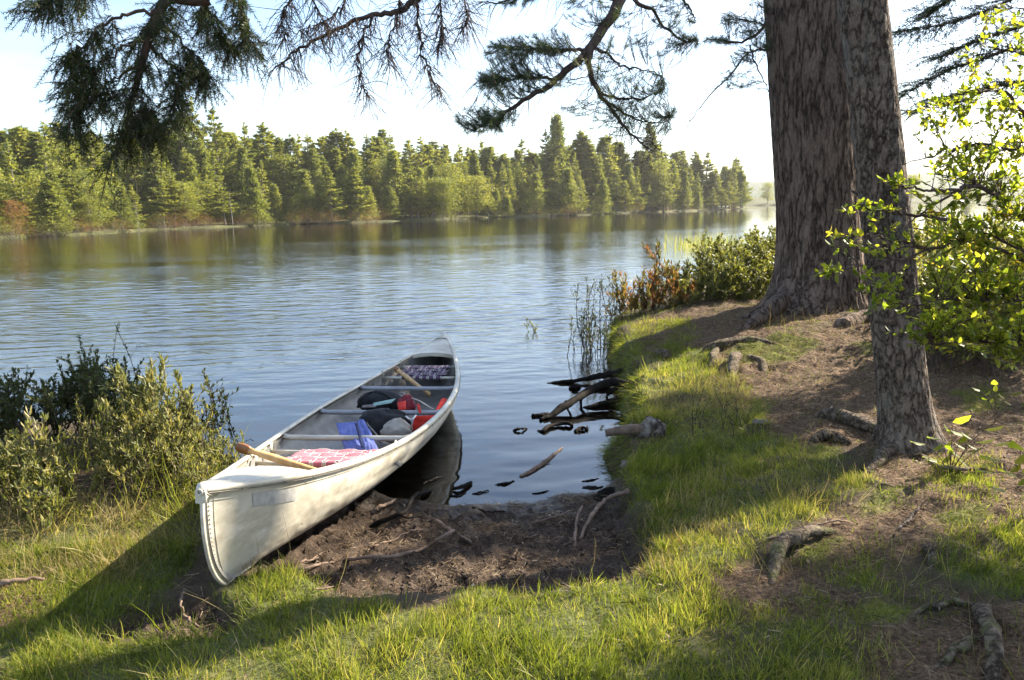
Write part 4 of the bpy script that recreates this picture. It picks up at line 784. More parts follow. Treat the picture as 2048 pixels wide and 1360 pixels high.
# white pine bough in front of the massive pine
wd, fo = MB(), MB(); LP = []
L1 = [limb(wd, [(1560, -330, 9.2), (1400, -240, 8.3), (1290, -120, 7.7), (1240, 0, 7.4), (1205, 60, 7.3), (1170, 108, 7.25), (1130, 145, 7.2), (1080, 180, 7.1), (1030, 212, 7.0), (985, 242, 6.95), (945, 262, 6.9)], .072, .005, 40),
      limb(wd, [(1205, 62, 7.3), (1178, 110, 7.2), (1182, 150, 7.1), (1200, 190, 7.05), (1232, 228, 7.), (1262, 268, 6.95), (1305, 302, 6.9)], .035, .006),
      limb(wd, [(1250, -30, 7.5), (1275, 5, 7.5), (1305, 20, 7.6), (1325, 52, 7.7), (1368, 82, 7.8), (1395, 78, 7.8)], .022, .005), limb(wd, [(1180, 96, 7.2), (1215, 108, 7.3), (1245, 132, 7.4), (1290, 140, 7.5), (1325, 152, 7.5)], .014, .004),
      limb(wd, [(1200, 186, 7.05), (1240, 196, 7.1), (1290, 196, 7.2), (1330, 176, 7.2)], .012, .004), limb(wd, [(1215, 205, 7.), (1260, 232, 7.1), (1300, 246, 7.1), (1340, 232, 7.1)], .012, .004),
      limb(wd, [(1170, 100, 7.25), (1120, 100, 7.2), (1060, 96, 7.2), (1010, 92, 7.2)], .018, .005), limb(wd, [(1110, 158, 7.2), (1060, 155, 7.1), (1000, 158, 7.1), (960, 160, 7.1)], .014, .005),
      limb(wd, [(1240, 0, 7.4), (1180, -10, 7.3), (1110, -20, 7.3), (1000, 2, 7.3), (968, 4, 7.3)], .02, .004), limb(wd, [(1270, -60, 7.6), (1340, -30, 7.7), (1380, 20, 7.8), (1392, 45, 7.8)], .02, .004)]
LP = np.vstack([l[4:] for l in L1])
def pine_cluster(u, v, y, ru, rv_, n, tm=.42, ry=.22, den=34):
    for _ in range(int(n*1.25)):
        a = R.rand()*6.28; q = math.sqrt(R.rand()); tip = aty(u+1.2*ru*q*math.cos(a), v+1.25*rv_*q*math.sin(a), y+R.normal(0, ry)); b_ = nearest(LP, tip+np.array([.12, 0, -.05])); ln = np.linalg.norm(tip-b_)
        if ln > .22: b_ = tip+(b_-tip)*(.22/ln)
        P = droop(b_, tip, -.08); wd.tube(P, np.linspace(.0035, .0018, len(P)), 3, cap=False); d = nrm(P[-1]-P[-2]); tuft(fo, tip, d, int(den*.8), .075, .0028, tm+R.normal(0, .08)); tuft(fo, P[3], d, den//2, .065, .003, tm)
for c in [(1050, 98, 7.2, 62, 22, 70), (1010, 105, 7.2, 35, 26, 40), (1095, 80, 7.2, 35, 20, 36), (1005, 160, 7.1, 45, 26, 75), (975, 165, 7.1, 20, 18, 20), (955, 238, 6.95, 38, 22, 60), (995, 240, 6.95, 30, 20, 34), (1030, 3, 7.3, 40, 10, 14), (1050, 152, 7.1, 25, 16, 20),
          (1340, 30, 7.7, 40, 25, 22), (1365, 85, 7.8, 26, 22, 26), (1305, 90, 7.6, 30, 22, 16), (1180, 20, 7.3, 50, 25, 26), (1235, 60, 7.5, 35, 30, 20), (1200, 75, 7.3, 30, 20, 10)]: pine_cluster(*c)
for c in [(1105, 165, 7.1, 30, 14, 14), (1150, 215, 7.0, 25, 14, 8), (1180, 130, 7.1, 35, 22, 14), (1240, 180, 7.1, 40, 28, 22), (1310, 165, 7.2, 26, 18, 22), (1320, 235, 7.1, 30, 30, 26), (1260, 205, 7.1, 35, 20, 16), (1215, 240, 7.0, 35, 30, 14)]: pine_cluster(*c, tm=.66)
for _ in range(420):                        # bare hanging twiglets
    b_ = LP[R.randint(len(LP))]; d = nrm(np.array([-.45, 0, -.8])+rv(1, .35)[0]); l = R.uniform(.08, .42); P = droop(b_, b_+d*l, .12); wd.tube(P, np.linspace(.0032, .0012, len(P)), 3, cap=False)
for _ in range(150):
    b_ = L1[1][R.randint(6, 24)] if R.rand() < .6 else L1[R.randint(2, 6)][R.randint(4, 24)]; d = nrm(np.array([.5, 0, -.5])+rv(1, .5)[0]); l = R.uniform(.1, .35); P = droop(b_, b_+d*l, .1); wd.tube(P, np.linspace(.003, .0012, len(P)), 3, cap=False); (tuft(fo, P[-1], d, 12, .07, .0025, .6) if R.rand() < .35 else None)
bo = wd.build('bough', M['twig'], pine); fo.build('needles', M['pine'], bo, smooth=False)
# small bough from the left side of the massive trunk
wd, fo = MB(), MB(); L1 = [limb(wd, [(1545, 20, 9.1), (1520, 62, 8.9), (1480, 85, 8.8), (1440, 80, 8.7), (1412, 76, 8.7)], .02, .004), limb(wd, [(1542, 100, 9.0), (1500, 105, 8.9), (1460, 150, 8.8), (1420, 190, 8.7), (1385, 235, 8.7), (1376, 262, 8.7)], .012, .003),
    limb(wd, [(1500, 92, 8.9), (1512, 130, 8.9), (1530, 165, 8.9), (1540, 190, 8.95)], .010, .004), limb(wd, [(1530, 50, 9.), (1490, 40, 8.9), (1450, 40, 8.9)], .010, .004)]; LP = np.vstack(L1)
for c in [(1455, 36, 8.9, 14, 12, 16), (1500, 55, 8.9, 28, 20, 34), (1520, 80, 9, 20, 20, 22), (1430, 78, 8.7, 24, 8, 18), (1475, 108, 8.8, 20, 12, 16), (1450, 160, 8.8, 20, 18, 12), (1515, 10, 9, 15, 20, 12), (1490, 165, 8.8, 18, 14, 8)]: pine_cluster(*c)
for _ in range(70):
    b_ = LP[R.randint(len(LP))]; d = nrm(np.array([-.6, 0, -.6])+rv(1, .4)[0]); l = R.uniform(.1, .4); P = droop(b_, b_+d*l, .12); wd.tube(P, np.linspace(.0035, .0014, len(P)), 3, cap=False)
bo = wd.build('bough', M['twig'], pine); fo.build('needles', M['pine'], bo, smooth=False)

# bare dead branch of the slender tree
wd = MB(); L1 = [limb(wd, [(1700, -420, 4.9), (1400, -260, 4.7), (1100, -130, 4.5), (900, -40, 4.3), (830, 2, 4.25), (790, 24, 4.2), (740, 32, 4.2), (680, 52, 4.15), (620, 86, 4.1), (575, 118, 4.1), (548, 138, 4.1)], .026, .003, 60),
    limb(wd, [(840, -40, 4.25), (832, 0, 4.2), (838, 60, 4.2), (846, 105, 4.2), (862, 150, 4.2), (882, 186, 4.2)], .012, .003), limb(wd, [(748, 30, 4.2), (724, 70, 4.15), (714, 120, 4.15), (722, 165, 4.15), (735, 190, 4.15)], .007, .002),
    limb(wd, [(900, -50, 4.3), (880, 10, 4.2), (884, 60, 4.2), (876, 100, 4.2)], .006, .002), limb(wd, [(800, 0, 4.2), (790, 40, 4.2), (778, 85, 4.2), (780, 130, 4.2)], .006, .002), limb(wd, [(600, -60, 4.), (580, 0, 4.), (562, 40, 4.), (570, 75, 4.)], .006, .002),
    limb(wd, [(640, -70, 4.), (620, -20, 4.), (640, 30, 4.), (660, 62, 4.)], .006, .002), limb(wd, [(940, -60, 4.3), (930, 0, 4.3), (935, 30, 4.3), (925, 60, 4.3)], .004, .0015), limb(wd, [(700, -50, 4.1), (690, 0, 4.1), (655, 40, 4.1), (600, 60, 4.1)], .007, .002)]
LP = np.vstack([L1[0][34:]]+L1[1:])
tips = []
for _ in range(900):
    b_ = LP[R.randint(len(LP))]; d = nrm(np.array([R.normal(0, .5), R.normal(0, .4), -.75+R.normal(0, .35)])); l = R.uniform(.03, .22); P = droop(b_, b_+d*l, R.normal(.05, .1)); wd.tube(P, np.linspace(.0024, .0009, len(P)), 3, cap=False); tips.append(P)
for P in tips[:700]:
    for _ in range(2):
        b_ = P[R.randint(2, 6)]; d = nrm(nrm(P[-1]-P[0])+rv(1, .5)[0]); l = R.uniform(.02, .075); q = droop(b_, b_+d*l, .1, 4); wd.tube(q, np.linspace(.0014, .0008, len(q)), 3, cap=False)
bo = wd.build('dead_branch', M['twig'], small)

# spruce with its drooping bough, upper left
sp = thing('spruce_tree', 'dark spruce bough hanging down from above at the upper left', 'tree', (-3.4, 3.0, gz_(-3.4, 3.0)))
mb = MB(); z = np.linspace(-.2, 6.5, 30); z0 = gz_(-3.4, 3.0); mb.tube(np.stack([-3.4+.03*np.sin(z), 3.0+0*z, z0+z], 1), .14*(1-z/8.5), 14); mb.build('trunk', M['thin_bark'], sp)
wd, fo = MB(), MB(); tree_pt = np.array([-3.38, 3.0, 4.3])
def limb3(P, r0, r1, n=24): P = curve(P, n); wd.tube(P, np.linspace(r0, r1, n), 6); return P
L1 = [limb3([tree_pt, tree_pt+np.array([1.0, .1, -.1]), aty(380, -90, 3.2), aty(330, 0, 3.2), aty(300, 70, 3.2), aty(278, 150, 3.2), aty(258, 225, 3.2), aty(245, 285, 3.2)], .035, .003, 36),
      limb(wd, [(380, -90, 3.2), (400, -20, 3.3), (420, 20, 3.35), (440, 60, 3.4), (455, 90, 3.4)], .008, .002), limb(wd, [(320, 20, 3.2), (250, 30, 3.15), (190, 60, 3.1), (150, 100, 3.1), (136, 120, 3.1)], .008, .002),
      limb(wd, [(300, 80, 3.2), (235, 100, 3.1), (180, 150, 3.1), (150, 165, 3.1)], .006, .002), limb(wd, [(285, 130, 3.2), (220, 165, 3.15), (165, 200, 3.1), (135, 240, 3.1)], .006, .002), limb(wd, [(300, 90, 3.2), (340, 130, 3.3), (355, 190, 3.3), (365, 240, 3.3)], .006, .002),
      limb(wd, [(315, 40, 3.2), (370, 90, 3.3), (400, 130, 3.3), (415, 160, 3.3)], .006, .002), limb(wd, [(270, 180, 3.2), (300, 220, 3.2), (330, 262, 3.2)], .005, .002), limb(wd, [(300, -60, 3.2), (200, -40, 3.1), (120, -10, 3.1), (90, 8, 3.1)], .007, .002),
      limb(wd, [(420, -60, 3.3), (470, -20, 3.4), (490, 40, 3.4), (500, 95, 3.4)], .007, .002), limb(wd, [(330, 0, 3.2), (375, 45, 3.3), (410, 60, 3.3), (445, 170, 3.3)], .004, .0012)]
LP = np.vstack([L1[0][14:]]+L1[1:])
n_spray = 0
for li, l in enumerate(L1[:-1]):
    for k in range(8 if li else 13, len(l)):
        for _ in range(4 if li == 0 else 3):
            b_ = l[k]+rv(1, .01)[0]; d = nrm(np.array([R.normal(-.15, .42), R.normal(0, .4), -.8+R.normal(0, .25)])); ln = R.uniform(.07, .20 if li else .30); P = droop(b_, b_+d*ln, .14, 6)
            wd.tube(P, np.linspace(.0022, .001, 6), 3, cap=False); comb(fo, P, 300, .027, .0031, .42+R.normal(0, .1)+(.35 if R.rand() < .14 else 0), 1.)
            for s in (-1, 1):
                q = P[R.randint(1, 4)]; dd = nrm(d+s*nrm(np.cross(d, rv(1)[0]))*.8); Pq = droop(q, q+dd*ln*.5, .05, 5); wd.tube(Pq, np.linspace(.0016, .0009, 5), 3, cap=False); comb(fo, Pq, 300, .025, .0031, .47+R.normal(0, .1)+(.3 if R.rand() < .12 else 0), 1.)
for l in L1[2:-1]: needles(fo, l, 500, .02, .002, .4, 1.)
bo = wd.build('bough', M['twig'], sp); fo.build('needles', M['spruce'], bo, smooth=False)

# feathery hemlock boughs, upper right, from a tree beyond the frame
hm = thing('hemlock_tree', 'tree with feathery boughs hanging at the upper right behind the leafy shrub', 'tree', (6.9, 8.4, gz_(6.9, 8.4)))
mb = MB(); z = np.linspace(-.3, 11, 40); z0 = gz_(6.9, 8.4); mb.tube(np.stack([6.9+.05*np.sin(z*.7), 8.4+0*z, z0+z], 1), .22*(1-z/12.5), 16); mb.build('trunk', M['thin_bark'], hm)
wd, fo = MB(), MB(); L1 = []
for pts in [[(2250, -160, 8.2), (2120, -60, 7.9), (2000, 10, 7.6), (1900, 45, 7.4), (1800, 62, 7.2)], [(2250, 40, 8.2), (2120, 70, 7.8), (2000, 105, 7.5), (1900, 140, 7.3), (1800, 195, 7.2)], [(2250, 120, 8.2), (2150, 150, 7.8), (2040, 165, 7.5), (1930, 185, 7.3), (1830, 222, 7.2)], [(2200, -200, 8.), (2080, -140, 7.8), (1980, -60, 7.6), (1900, 0, 7.5), (1860, 30, 7.4)], [(2250, -60, 8.2), (2150, 0, 7.8), (2050, 50, 7.6), (1960, 80, 7.4), (1880, 115, 7.3)]]:
    P = curve([np.array([6.9, 8.4, aty(*pts[0])[2]+.3])]+[aty(*p) for p in pts], 40); wd.tube(P, np.linspace(.03, .004, 40), 5); L1.append(P)
for P0 in L1:
    for k in range(12, 40):
        for _ in range(7):
            b_ = P0[k]; d = nrm(np.array([R.normal(-.55, .5), R.normal(0, .6), R.normal(-.32, .22)])); ln = R.uniform(.12, .45); P = droop(b_, b_+d*ln, .08, 6); wd.tube(P, np.linspace(.0028, .001, 6), 3, cap=False); needles(fo, P, 150, .028, .006, .45+R.normal(0, .1), 1.)
bo = wd.build('bough', M['twig'], hm); fo.build('needles', M['spruce'], bo, smooth=False)

# big leafy shrub at the right edge
sh = thing('leafy_shrub', 'large shrub of glossy backlit yellow-green leaves filling the right edge', 'shrub', (3.05, 3.3, gz_(3.05, 3.3)))
wd, fo = MB(), MB(); L1 = []; B0 = np.array([3.0, 3.35, gz_(3.0, 3.3)-.05])
for pts, r in [([(2110, 480, 3.3), (2030, 425, 3.3), (1975, 380, 3.25), (1940, 368, 3.2), (1900, 392, 3.15), (1850, 420, 3.1), (1810, 455, 3.05)], .011), ([(2100, 560, 3.3), (2000, 500, 3.3), (1930, 480, 3.3), (1860, 500, 3.2), (1790, 520, 3.1), (1700, 540, 3.0), (1640, 548, 3.0)], .008),
               ([(2120, 400, 3.5), (2060, 250, 3.6), (2000, 180, 3.6), (1930, 200, 3.6), (1860, 215, 3.6)], .009), ([(2120, 330, 3.4), (2040, 300, 3.4), (1950, 290, 3.4), (1870, 310, 3.4), (1800, 330, 3.4)], .008), ([(1960, 372, 3.2), (1880, 380, 3.1), (1810, 372, 3.0), (1760, 362, 3.0)], .005),
               ([(1900, 440, 3.1), (1820, 430, 3.05), (1760, 420, 3.), (1700, 412, 3.)], .005), ([(1860, 500, 3.2), (1800, 480, 3.1), (1740, 470, 3.), (1670, 478, 3.)], .005), ([(2100, 620, 3.2), (2000, 600, 3.2), (1900, 600, 3.1), (1820, 610, 3.05), (1750, 600, 3.)], .007),
               ([(2100, 700, 3.1), (2000, 690, 3.1), (1920, 680, 3.1), (1850, 690, 3.)], .006), ([(2120, 200, 3.4), (2090, 80, 3.4), (2040, 20, 3.4), (1985, 10, 3.4)], .007), ([(1985, 470, 3.3), (1990, 560, 3.3), (1975, 640, 3.3)], .006), ([(2110, 180, 3.5), (2060, 120, 3.5), (2010, 100, 3.5), (1960, 110, 3.5)], .006)]:
    P = curve([B0, (B0+aty(*pts[0]))/2+np.array([.1, 0, .2])]+[aty(*p) for p in pts] if len(pts) > 4 or r > .0055 else [aty(*p) for p in pts], 34); P[4:-1] += rv(29, .005); wd.tube(P, np.linspace(r*1.5, .002, 34), 5); L1.append(P)
LP = np.vstack([p[12:] for p in L1])
def leaf_cluster(u, v, y, ru, rv_, n, tm=.5, ry=.15, Lf=.034, mxl=.4):
    for _ in range(int(n*.9)):
        a = R.rand()*6.28; q = math.sqrt(R.rand()); tip = aty(u+ru*q*math.cos(a), v+rv_*q*math.sin(a), max(2.3, y+R.normal(0, ry))); b_ = nearest(LP, tip+np.array([.08, 0, -.05])); ln = np.linalg.norm(tip-b_)
        if ln > mxl: b_ = tip+(b_-tip)*(mxl/ln)
        P = droop(b_, tip, .05, 6); wd.tube(P, np.linspace(.0022, .001, 6), 3, cap=False); leaves_on(fo, P, R.randint(5, 9), Lf, Lf*.6, tm+R.normal(0, .16), .8, .05, t0=.3)
for c in [(1790, 368, 3.02, 45, 20, 12), (1735, 418, 3.0, 50, 22, 10), (1680, 478, 3.0, 50, 18, 11), (1660, 545, 3.0, 50, 14, 9), (1750, 560, 3.0, 50, 26, 14), (1760, 610, 3., 40, 22, 9), (1820, 650, 3., 50, 40, 16), (1780, 480, 3.05, 50, 40, 14),
          (1870, 230, 3.55, 55, 45, 34), (1950, 200, 3.55, 60, 50, 40), (2040, 230, 3.5, 60, 70, 50), (1890, 320, 3.4, 60, 40, 44), (1980, 330, 3.35, 70, 60, 70), (2050, 400, 3.3, 60, 80, 60), (2010, 60, 3.45, 60, 40, 26), (2060, 120, 3.4, 50, 50, 26), (1950, 120, 3.5, 50, 30, 10),
          (1900, 430, 3.2, 70, 50, 60), (1990, 470, 3.25, 80, 60, 90), (1930, 540, 3.2, 80, 50, 90), (2030, 570, 3.2, 60, 70, 80), (1900, 620, 3.1, 70, 45, 66), (1990, 660, 3.15, 70, 50, 76), (1880, 680, 3.1, 60, 30, 18), (2040, 700, 3.0, 50, 50, 26), (1960, 700, 3.1, 60, 26, 12)]: leaf_cluster(*c)
fo_ = fo; wd.build('branches', M['twig'], sh); fo.build('foliage', M['shrub'], sh, smooth=False)
# unseen crowns above and beside the frame, shaped to throw the dappled shade
def crown(parent, name, trunk_pt, blobs, mt, seed=0):
    wd, fo = MB(), MB()
    for (cx, cy, cz, rx, ry, rz, n) in blobs:
        c = np.array([cx, cy, cz]); tp = np.array([trunk_pt[0], trunk_pt[1], cz-.3*abs(cx-trunk_pt[0])]); wd.tube(curve([tp, (tp+c)/2+np.array([0, 0, .15]), c], 12), np.linspace(.05, .015, 12), 6)
        for _ in range(n):
            q = rv(1)[0]; q = q/np.linalg.norm(q)*R.rand()**.4; p = c+q*np.array([rx, ry, rz]); b_ = c+(p-c)*.4; wd.tube([b_, (b_+p)/2, p], [.008, .005, .002], 3, cap=False); k = 34; d = nrm(p-c)
            fo.tmpl(KITE, KF, p+rv(k, .07)+d*R.uniform(-.25, .05, k)[:, None], nrm(d+rv(k, .5)), rv(k), R.uniform(.07, .13, k), R.uniform(.018, .04, k), np.clip(.4+R.normal(0, .14, k), 0, 1))
    b_ = wd.build(name, M['twig'], parent); fo.build('needles', M[mt], b_, smooth=False)
crown(pine, 'shade_bough', (3.4, 9.25), [(5.2, 9.9, 5.2, 1.0, 1.0, .7, 230), (5.0, 9.2, 5.3, .7, .5, .4, 80), (5.6, 11.2, 5.9, 1.2, 1.1, .7, 230), (4.6, 10.9, 5.4, .9, 1.0, .6, 120), (5.0, 11.8, 4.95, .9, .8, .35, 160), (2.2, 9.9, 7.6, 1.2, 1.2, .8, 80), (4.4, 8.6, 7.4, 1.2, 1., .8, 80)], 'pine')
crown(hm, 'shade_bough', (6.9, 8.4), [(6.6, 8.7, 4.6, 1.1, 1.1, .45, 130), (6.9, 8.0, 4.9, .8, .6, .3, 70), (6.2, 8.1, 4.5, .5, .45, .3, 60), (7.3, 9.6, 5.8, 1.3, 1.2, .45, 100), (7.0, 8.0, 3.2, 1., 1.1, .35, 70)], 'spruce')
ot = thing('hemlock_tree', 'unseen tree beyond the right edge, added to shade the lower right corner', 'tree', (7.6, 5.4, gz_(7.6, 5.4)))
mb = MB(); z = np.linspace(-.3, 9, 30); z0 = gz_(7.6, 5.4); mb.tube(np.stack([7.6+.04*np.sin(z*.7), 5.4+0*z, z0+z], 1), .2*(1-z/10.5), 14); mb.build('trunk', M['thin_bark'], ot)  # out-of-view tree put in for the shade it casts
crown(ot, 'bough', (7.6, 5.4), [(6.3, 5.3, 4.0, 1.0, .75, .5, 230), (7.2, 5.2, 4.6, 1.2, .8, .5, 150), (5.3, 4.6, 3.3, .7, .5, .4, 120), (5.9, 5.2, 3.6, .6, .5, .3, 110), (6.9, 6.6, 4.6, .5, .45, .35, 40)], 'spruce')
# low broad-leaved seedlings at the foot of the slender tree
def seedling(name, label, u, v, y, spots, Lf, tm=.45):
    g_ = ground_at(u, v); t = thing(name, label, 'plant', g_); wd, fo = MB(), MB()
    for (a, b_, dirx, s) in spots:
        tip = aty(a, b_, y); P = droop(g_, tip, .12, 7); wd.tube(P, np.linspace(.003, .0012, 7), 4, cap=False); d = np.array([dirx, -.25, .22]); fo.tmpl(LEAF, LF, [tip], [d], [np.cross(d, [0.1, 0, 1.])+rv(1, .15)[0]], Lf*s, Lf*s*.6, tm+R.normal(0, .1))
        q = P[4]; d2 = np.array([-dirx*.6, .2, .3]); fo.tmpl(LEAF, LF, [q], [d2], [np.cross(d2, [0, 0.1, 1.])], Lf*s*.7, Lf*s*.4, tm+R.normal(0, .1))
    wd.build('stem', M['twig'], t); fo.build('foliage', M['shrub'], t, smooth=False)
seedling('seedling', 'broad leaved seedling at the foot of the slender tree', 1900, 950, 4.1, [(1850, 888, -1, 1), (1880, 878, -1, .9), (1925, 868, -.7, 1.2), (1950, 885, 1, 1.), (1968, 860, .8, 1.), (1905, 845, .3, 1.), (1930, 905, .6, .9), (1875, 920, -.8, 1.1), (1955, 935, .5, .9), (1900, 900, -.2, .8), (1985, 890, 1, .9)], .10)
seedling('seedling', 'large leaved sprig at the right edge beyond the foot of the slender tree', 2080, 1010, 3.3, [(2000, 920, -.8, 1.2), (2040, 900, -.3, 1.2), (2030, 950, -.5, 1.3), (2060, 930, .4, 1.2), (2010, 980, -.8, 1.), (1985, 945, -.9, 1.)], .10, .55)
seedling('seedling', 'small sprig with curled leaves on the needle litter behind the slender tree', 1990, 830, 5.2, [(1960, 780, -.8, 1), (1990, 770, -.2, 1), (2020, 790, .6, 1), (2040, 810, .8, 1), (1975, 800, -.5, .8)], .08, .5)
stem_plant('huckleberry_bush', 'leafy green bush behind the right shrub at mid height', 'bush', [(1850, 2120, 480, 580, 6.2, 8.0, 70), (1870, 2120, 540, 620, 6., 7.4, 50)], 'bush', .055, .032, 75, tm=.6, up=.2, sub=3)
stem_plant('huckleberry_bush', 'leafy bushes seen through the gap right of the slender trunk', 'bush', [(1820, 2150, 415, 480, 9, 13, 90), (1700, 1860, 470, 560, 11, 14, 40)], 'bush', .07, .04, 60, tm=.6, up=.2, sub=3)
stem_plant('grass_plant', 'weedy tuft on the brown litter left of the slender tree', 'plant', [(1390, 1470, 770, 825, 5.0, 5.4, 12)], 'paleleaf', .04, .012, 40)

# ------------------------------------------------------------- sticks, driftwood, stump
def stick(name, label, cat, pts, r, mt='stick', side=(), group=None, zoff=None, n=24, wob=.0025):
    P = curve([(ground_at(u, v)+np.array([0, 0, dz])) if zoff is None else at(u, v, dz) for u, v, dz in pts], n); P[1:-1] += rv(n-2, wob); mb = MB(); rr_ = np.interp(np.linspace(0, 1, n), np.linspace(0, 1, len(r)), r)*(1+R.normal(0, .07, n)); mb.tube(P, rr_, 8)
    for (k, pts2, r2) in side:
        q = [P[int(k*(n-1))]]+[(ground_at(u, v)+np.array([0, 0, dz])) if zoff is None else at(u, v, dz) for u, v, dz in pts2]; mb.tube(curve(q, 9), np.linspace(r2, r2*.4, 9), 6)
    o = mb.build(name, M[mt]); return tag(o, label, cat, group)
G = 'sticks lying on the mud'
stick('stick', 'long curved stick lying across the mud beside the canoe', 'stick', [(590, 1145, .012), (660, 1132, .015), (720, 1122, .02), (790, 1120, .02), (850, 1108, .03), (880, 1088, .03), (908, 1072, .03)], [.006, .009, .010, .010, .008], side=[(.82, [(885, 1092, .02), (918, 1098, .01)], .006)], group=G)
stick('stick', 'short dark stick meeting the end of the long curved one', 'stick', [(872, 1052, .03), (895, 1066, .025), (915, 1076, .02), (942, 1088, .01)], [.012, .010, .009, .007], group=G)
stick('stick', 'pale bent stick above the long curved stick', 'stick', [(748, 1096, .01), (790, 1085, .02), (820, 1070, .02), (850, 1062, .01)], [.005, .005, .004], group=G)
stick('stick', 'forked stick lying from the mud up to the water edge', 'stick', [(742, 1062, .02), (780, 1050, .04), (810, 1040, .05), (830, 1010, .06), (862, 996, .04)], [.016, .013, .012, .013], 'drift', [(.4, [(820, 1046, .03), (845, 1030, .02)], .008), (.75, [(870, 975, .03), (900, 962, .02)], .008)], G)
stick('stick', 'grey stick beside the hull above the mud', 'stick', [(745, 1030, .02), (765, 1022, .03), (792, 1009, .03)], [.013, .010, .008], group=G)
stick('stick', 'pair of thin twigs near the hull at the grass edge', 'stick', [(600, 1128, .01), (640, 1122, .015), (668, 1124, .01)], [.005, .005, .004], side=[(.3, [(650, 1110, .015), (672, 1116, .01)], .004)], group=G)
stick('stick', 'leaning grey stick at the foot of the right bank', 'stick', [(1255, 992, .03), (1215, 1018, .06), (1185, 1045, .05), (1160, 1078, .0)], [.014, .013, .012, .009], group=G)
stick('stick', 'thin upright stick left of the leaning grey one', 'stick', [(1165, 1022, .03), (1155, 1050, .04), (1148, 1095, .0)], [.007, .008, .008], group=G)
stick('stick', 'dark twig lying across the shaded right of the mud', 'stick', [(1060, 1050, .01), (1110, 1040, .02), (1150, 1026, .02)], [.005, .005, .004], group=G)
stick('stick', 'small twig at the waterline of the mud', 'stick', [(945, 1018, .01), (975, 1028, .015), (1010, 1026, .01)], [.006, .006, .004], 'drift', group=G)
stick('stick', 'thin twig by the shadow in front of the bow', 'stick', [(372, 1195, .04), (362, 1215, .02), (372, 1240, .015), (398, 1258, .01)], [.004, .005, .006, .005], group='twigs in the grass')
stick('stick', 'pale split stick on the sunlit needle litter', 'stick', [(1800, 1060, .01), (1820, 1042, .015), (1838, 1022, .02)], [.005, .008, .005], 'driftpale', group='twigs in the grass')
stick('stick', 'long thin dark twig beside the mossy root', 'stick', [(1535, 1083, .01), (1600, 1070, .02), (1660, 1052, .02), (1700, 1048, .01)], [.004, .005, .003], group='twigs in the grass')
stick('stick', 'bleached branch at the left edge on the dry grass', 'stick', [(-40, 1190, .02), (20, 1182, .04), (90, 1170, .03)], [.014, .013, .006], group='twigs in the grass')
stick('stick', 'dark slanting dead stem in front of the left bushes', 'stick', [(-10, 880, .36), (60, 930, .20), (120, 985, .05), (150, 1010, .0)], [.010, .010, .009, .007], 'twig', group='twigs in the grass')
for k, (u, v, a, ln) in enumerate([(640, 1180, .4, 60), (700, 1150, -.2, 50), (1000, 1100, .3, 70), (1090, 1130, -.5, 50), (940, 1150, .1, 55), (820, 1180, -.3, 40), (1120, 1080, .2, 45), (760, 1140, .7, 30), (980, 1045, -.2, 40), (1060, 1075, .6, 36)]):
    du, dv = math.cos(a)*ln, -math.sin(a)*ln*.45; stick('twig', 'thin twig scattered on the mud', 'twig', [(u-du/2, v-dv/2, .006), (u, v+R.uniform(-3, 3), .010), (u+du/2, v+dv/2, .006)], [.003, .0035, .002], group='thin twigs scattered on the mud', n=10, wob=.003)
# drowned limbs by the right bank
D_ = 'drowned wood beside the right bank'
t = stick('driftwood', 'arched black limb rising from the water to the right bank', 'driftwood', [(1268, 772, .18), (1225, 764, .17), (1185, 778, .13), (1150, 800, .09), (1120, 818, .05), (1098, 834, .01), (1080, 838, .01)], [.04, .042, .04, .034, .03, .024, .016], 'drift', [(.12, [(1215, 790, .06), (1217, 800, -.03)], .02), (.42, [(1162, 800, .04), (1164, 822, -.04)], .02), (.55, [(1130, 803, .0), (1129, 812, -.05)], .012)], D_, zoff=1)
stick('driftwood', 'thin black limb lying low towards the open water', 'driftwood', [(1262, 745, .12), (1210, 750, .08), (1160, 760, .03), (1120, 764, .01), (1094, 768, -.01)], [.05, .035, .02, .018, .012], 'drift', [(.2, [(1205, 755, .05), (1172, 762, .02)], .014)], D_, zoff=1)
stick('driftwood', 'straight dark log slanting into the water under the bank', 'driftwood', [(1285, 788, .10), (1240, 798, .04), (1180, 815, -.0), (1160, 819, -.03)], [.04, .035, .025, .02], 'drift', (), D_, zoff=1)
stick('driftwood', 'hooked loop of black wood breaking the surface', 'driftwood', [(1074, 866, -.03), (1085, 862, .008), (1105, 850, .018), (1130, 846, .022), (1142, 850, .012), (1146, 858, -.04)], [.016, .017, .016, .016, .015, .014], 'drift', (), D_, zoff=1, wob=.003)
stick('driftwood', 'short black stub breaking the surface right of the loop', 'driftwood', [(1150, 872, -.03), (1152, 862, .008), (1163, 856, .018), (1172, 858, .01), (1174, 866, -.04)], [.014, .016, .016, .014], 'drift', (), D_, zoff=1, wob=.003)
stick('driftwood', 'small black stub farthest left in the water', 'driftwood', [(1028, 868, -.03), (1030, 860, .01), (1045, 857, .018), (1056, 858, -.01)], [.012, .012, .010, .006], 'drift', (), D_, zoff=1, wob=.003)
stick('driftwood', 'dark knob of wood behind the arched limb', 'driftwood', [(1140, 778, .0), (1150, 774, .02), (1162, 776, -.01)], [.02, .028, .018], 'drift', (), D_, zoff=1, wob=.003)
stick('driftwood', 'forked tip of black wood lying on the water', 'driftwood', [(1063, 832, .005), (1080, 830, .01), (1098, 828, .0)], [.015, .018, .015], 'drift', (), D_, zoff=1, wob=.003)
F_ = 'sticks floating in the shallows'
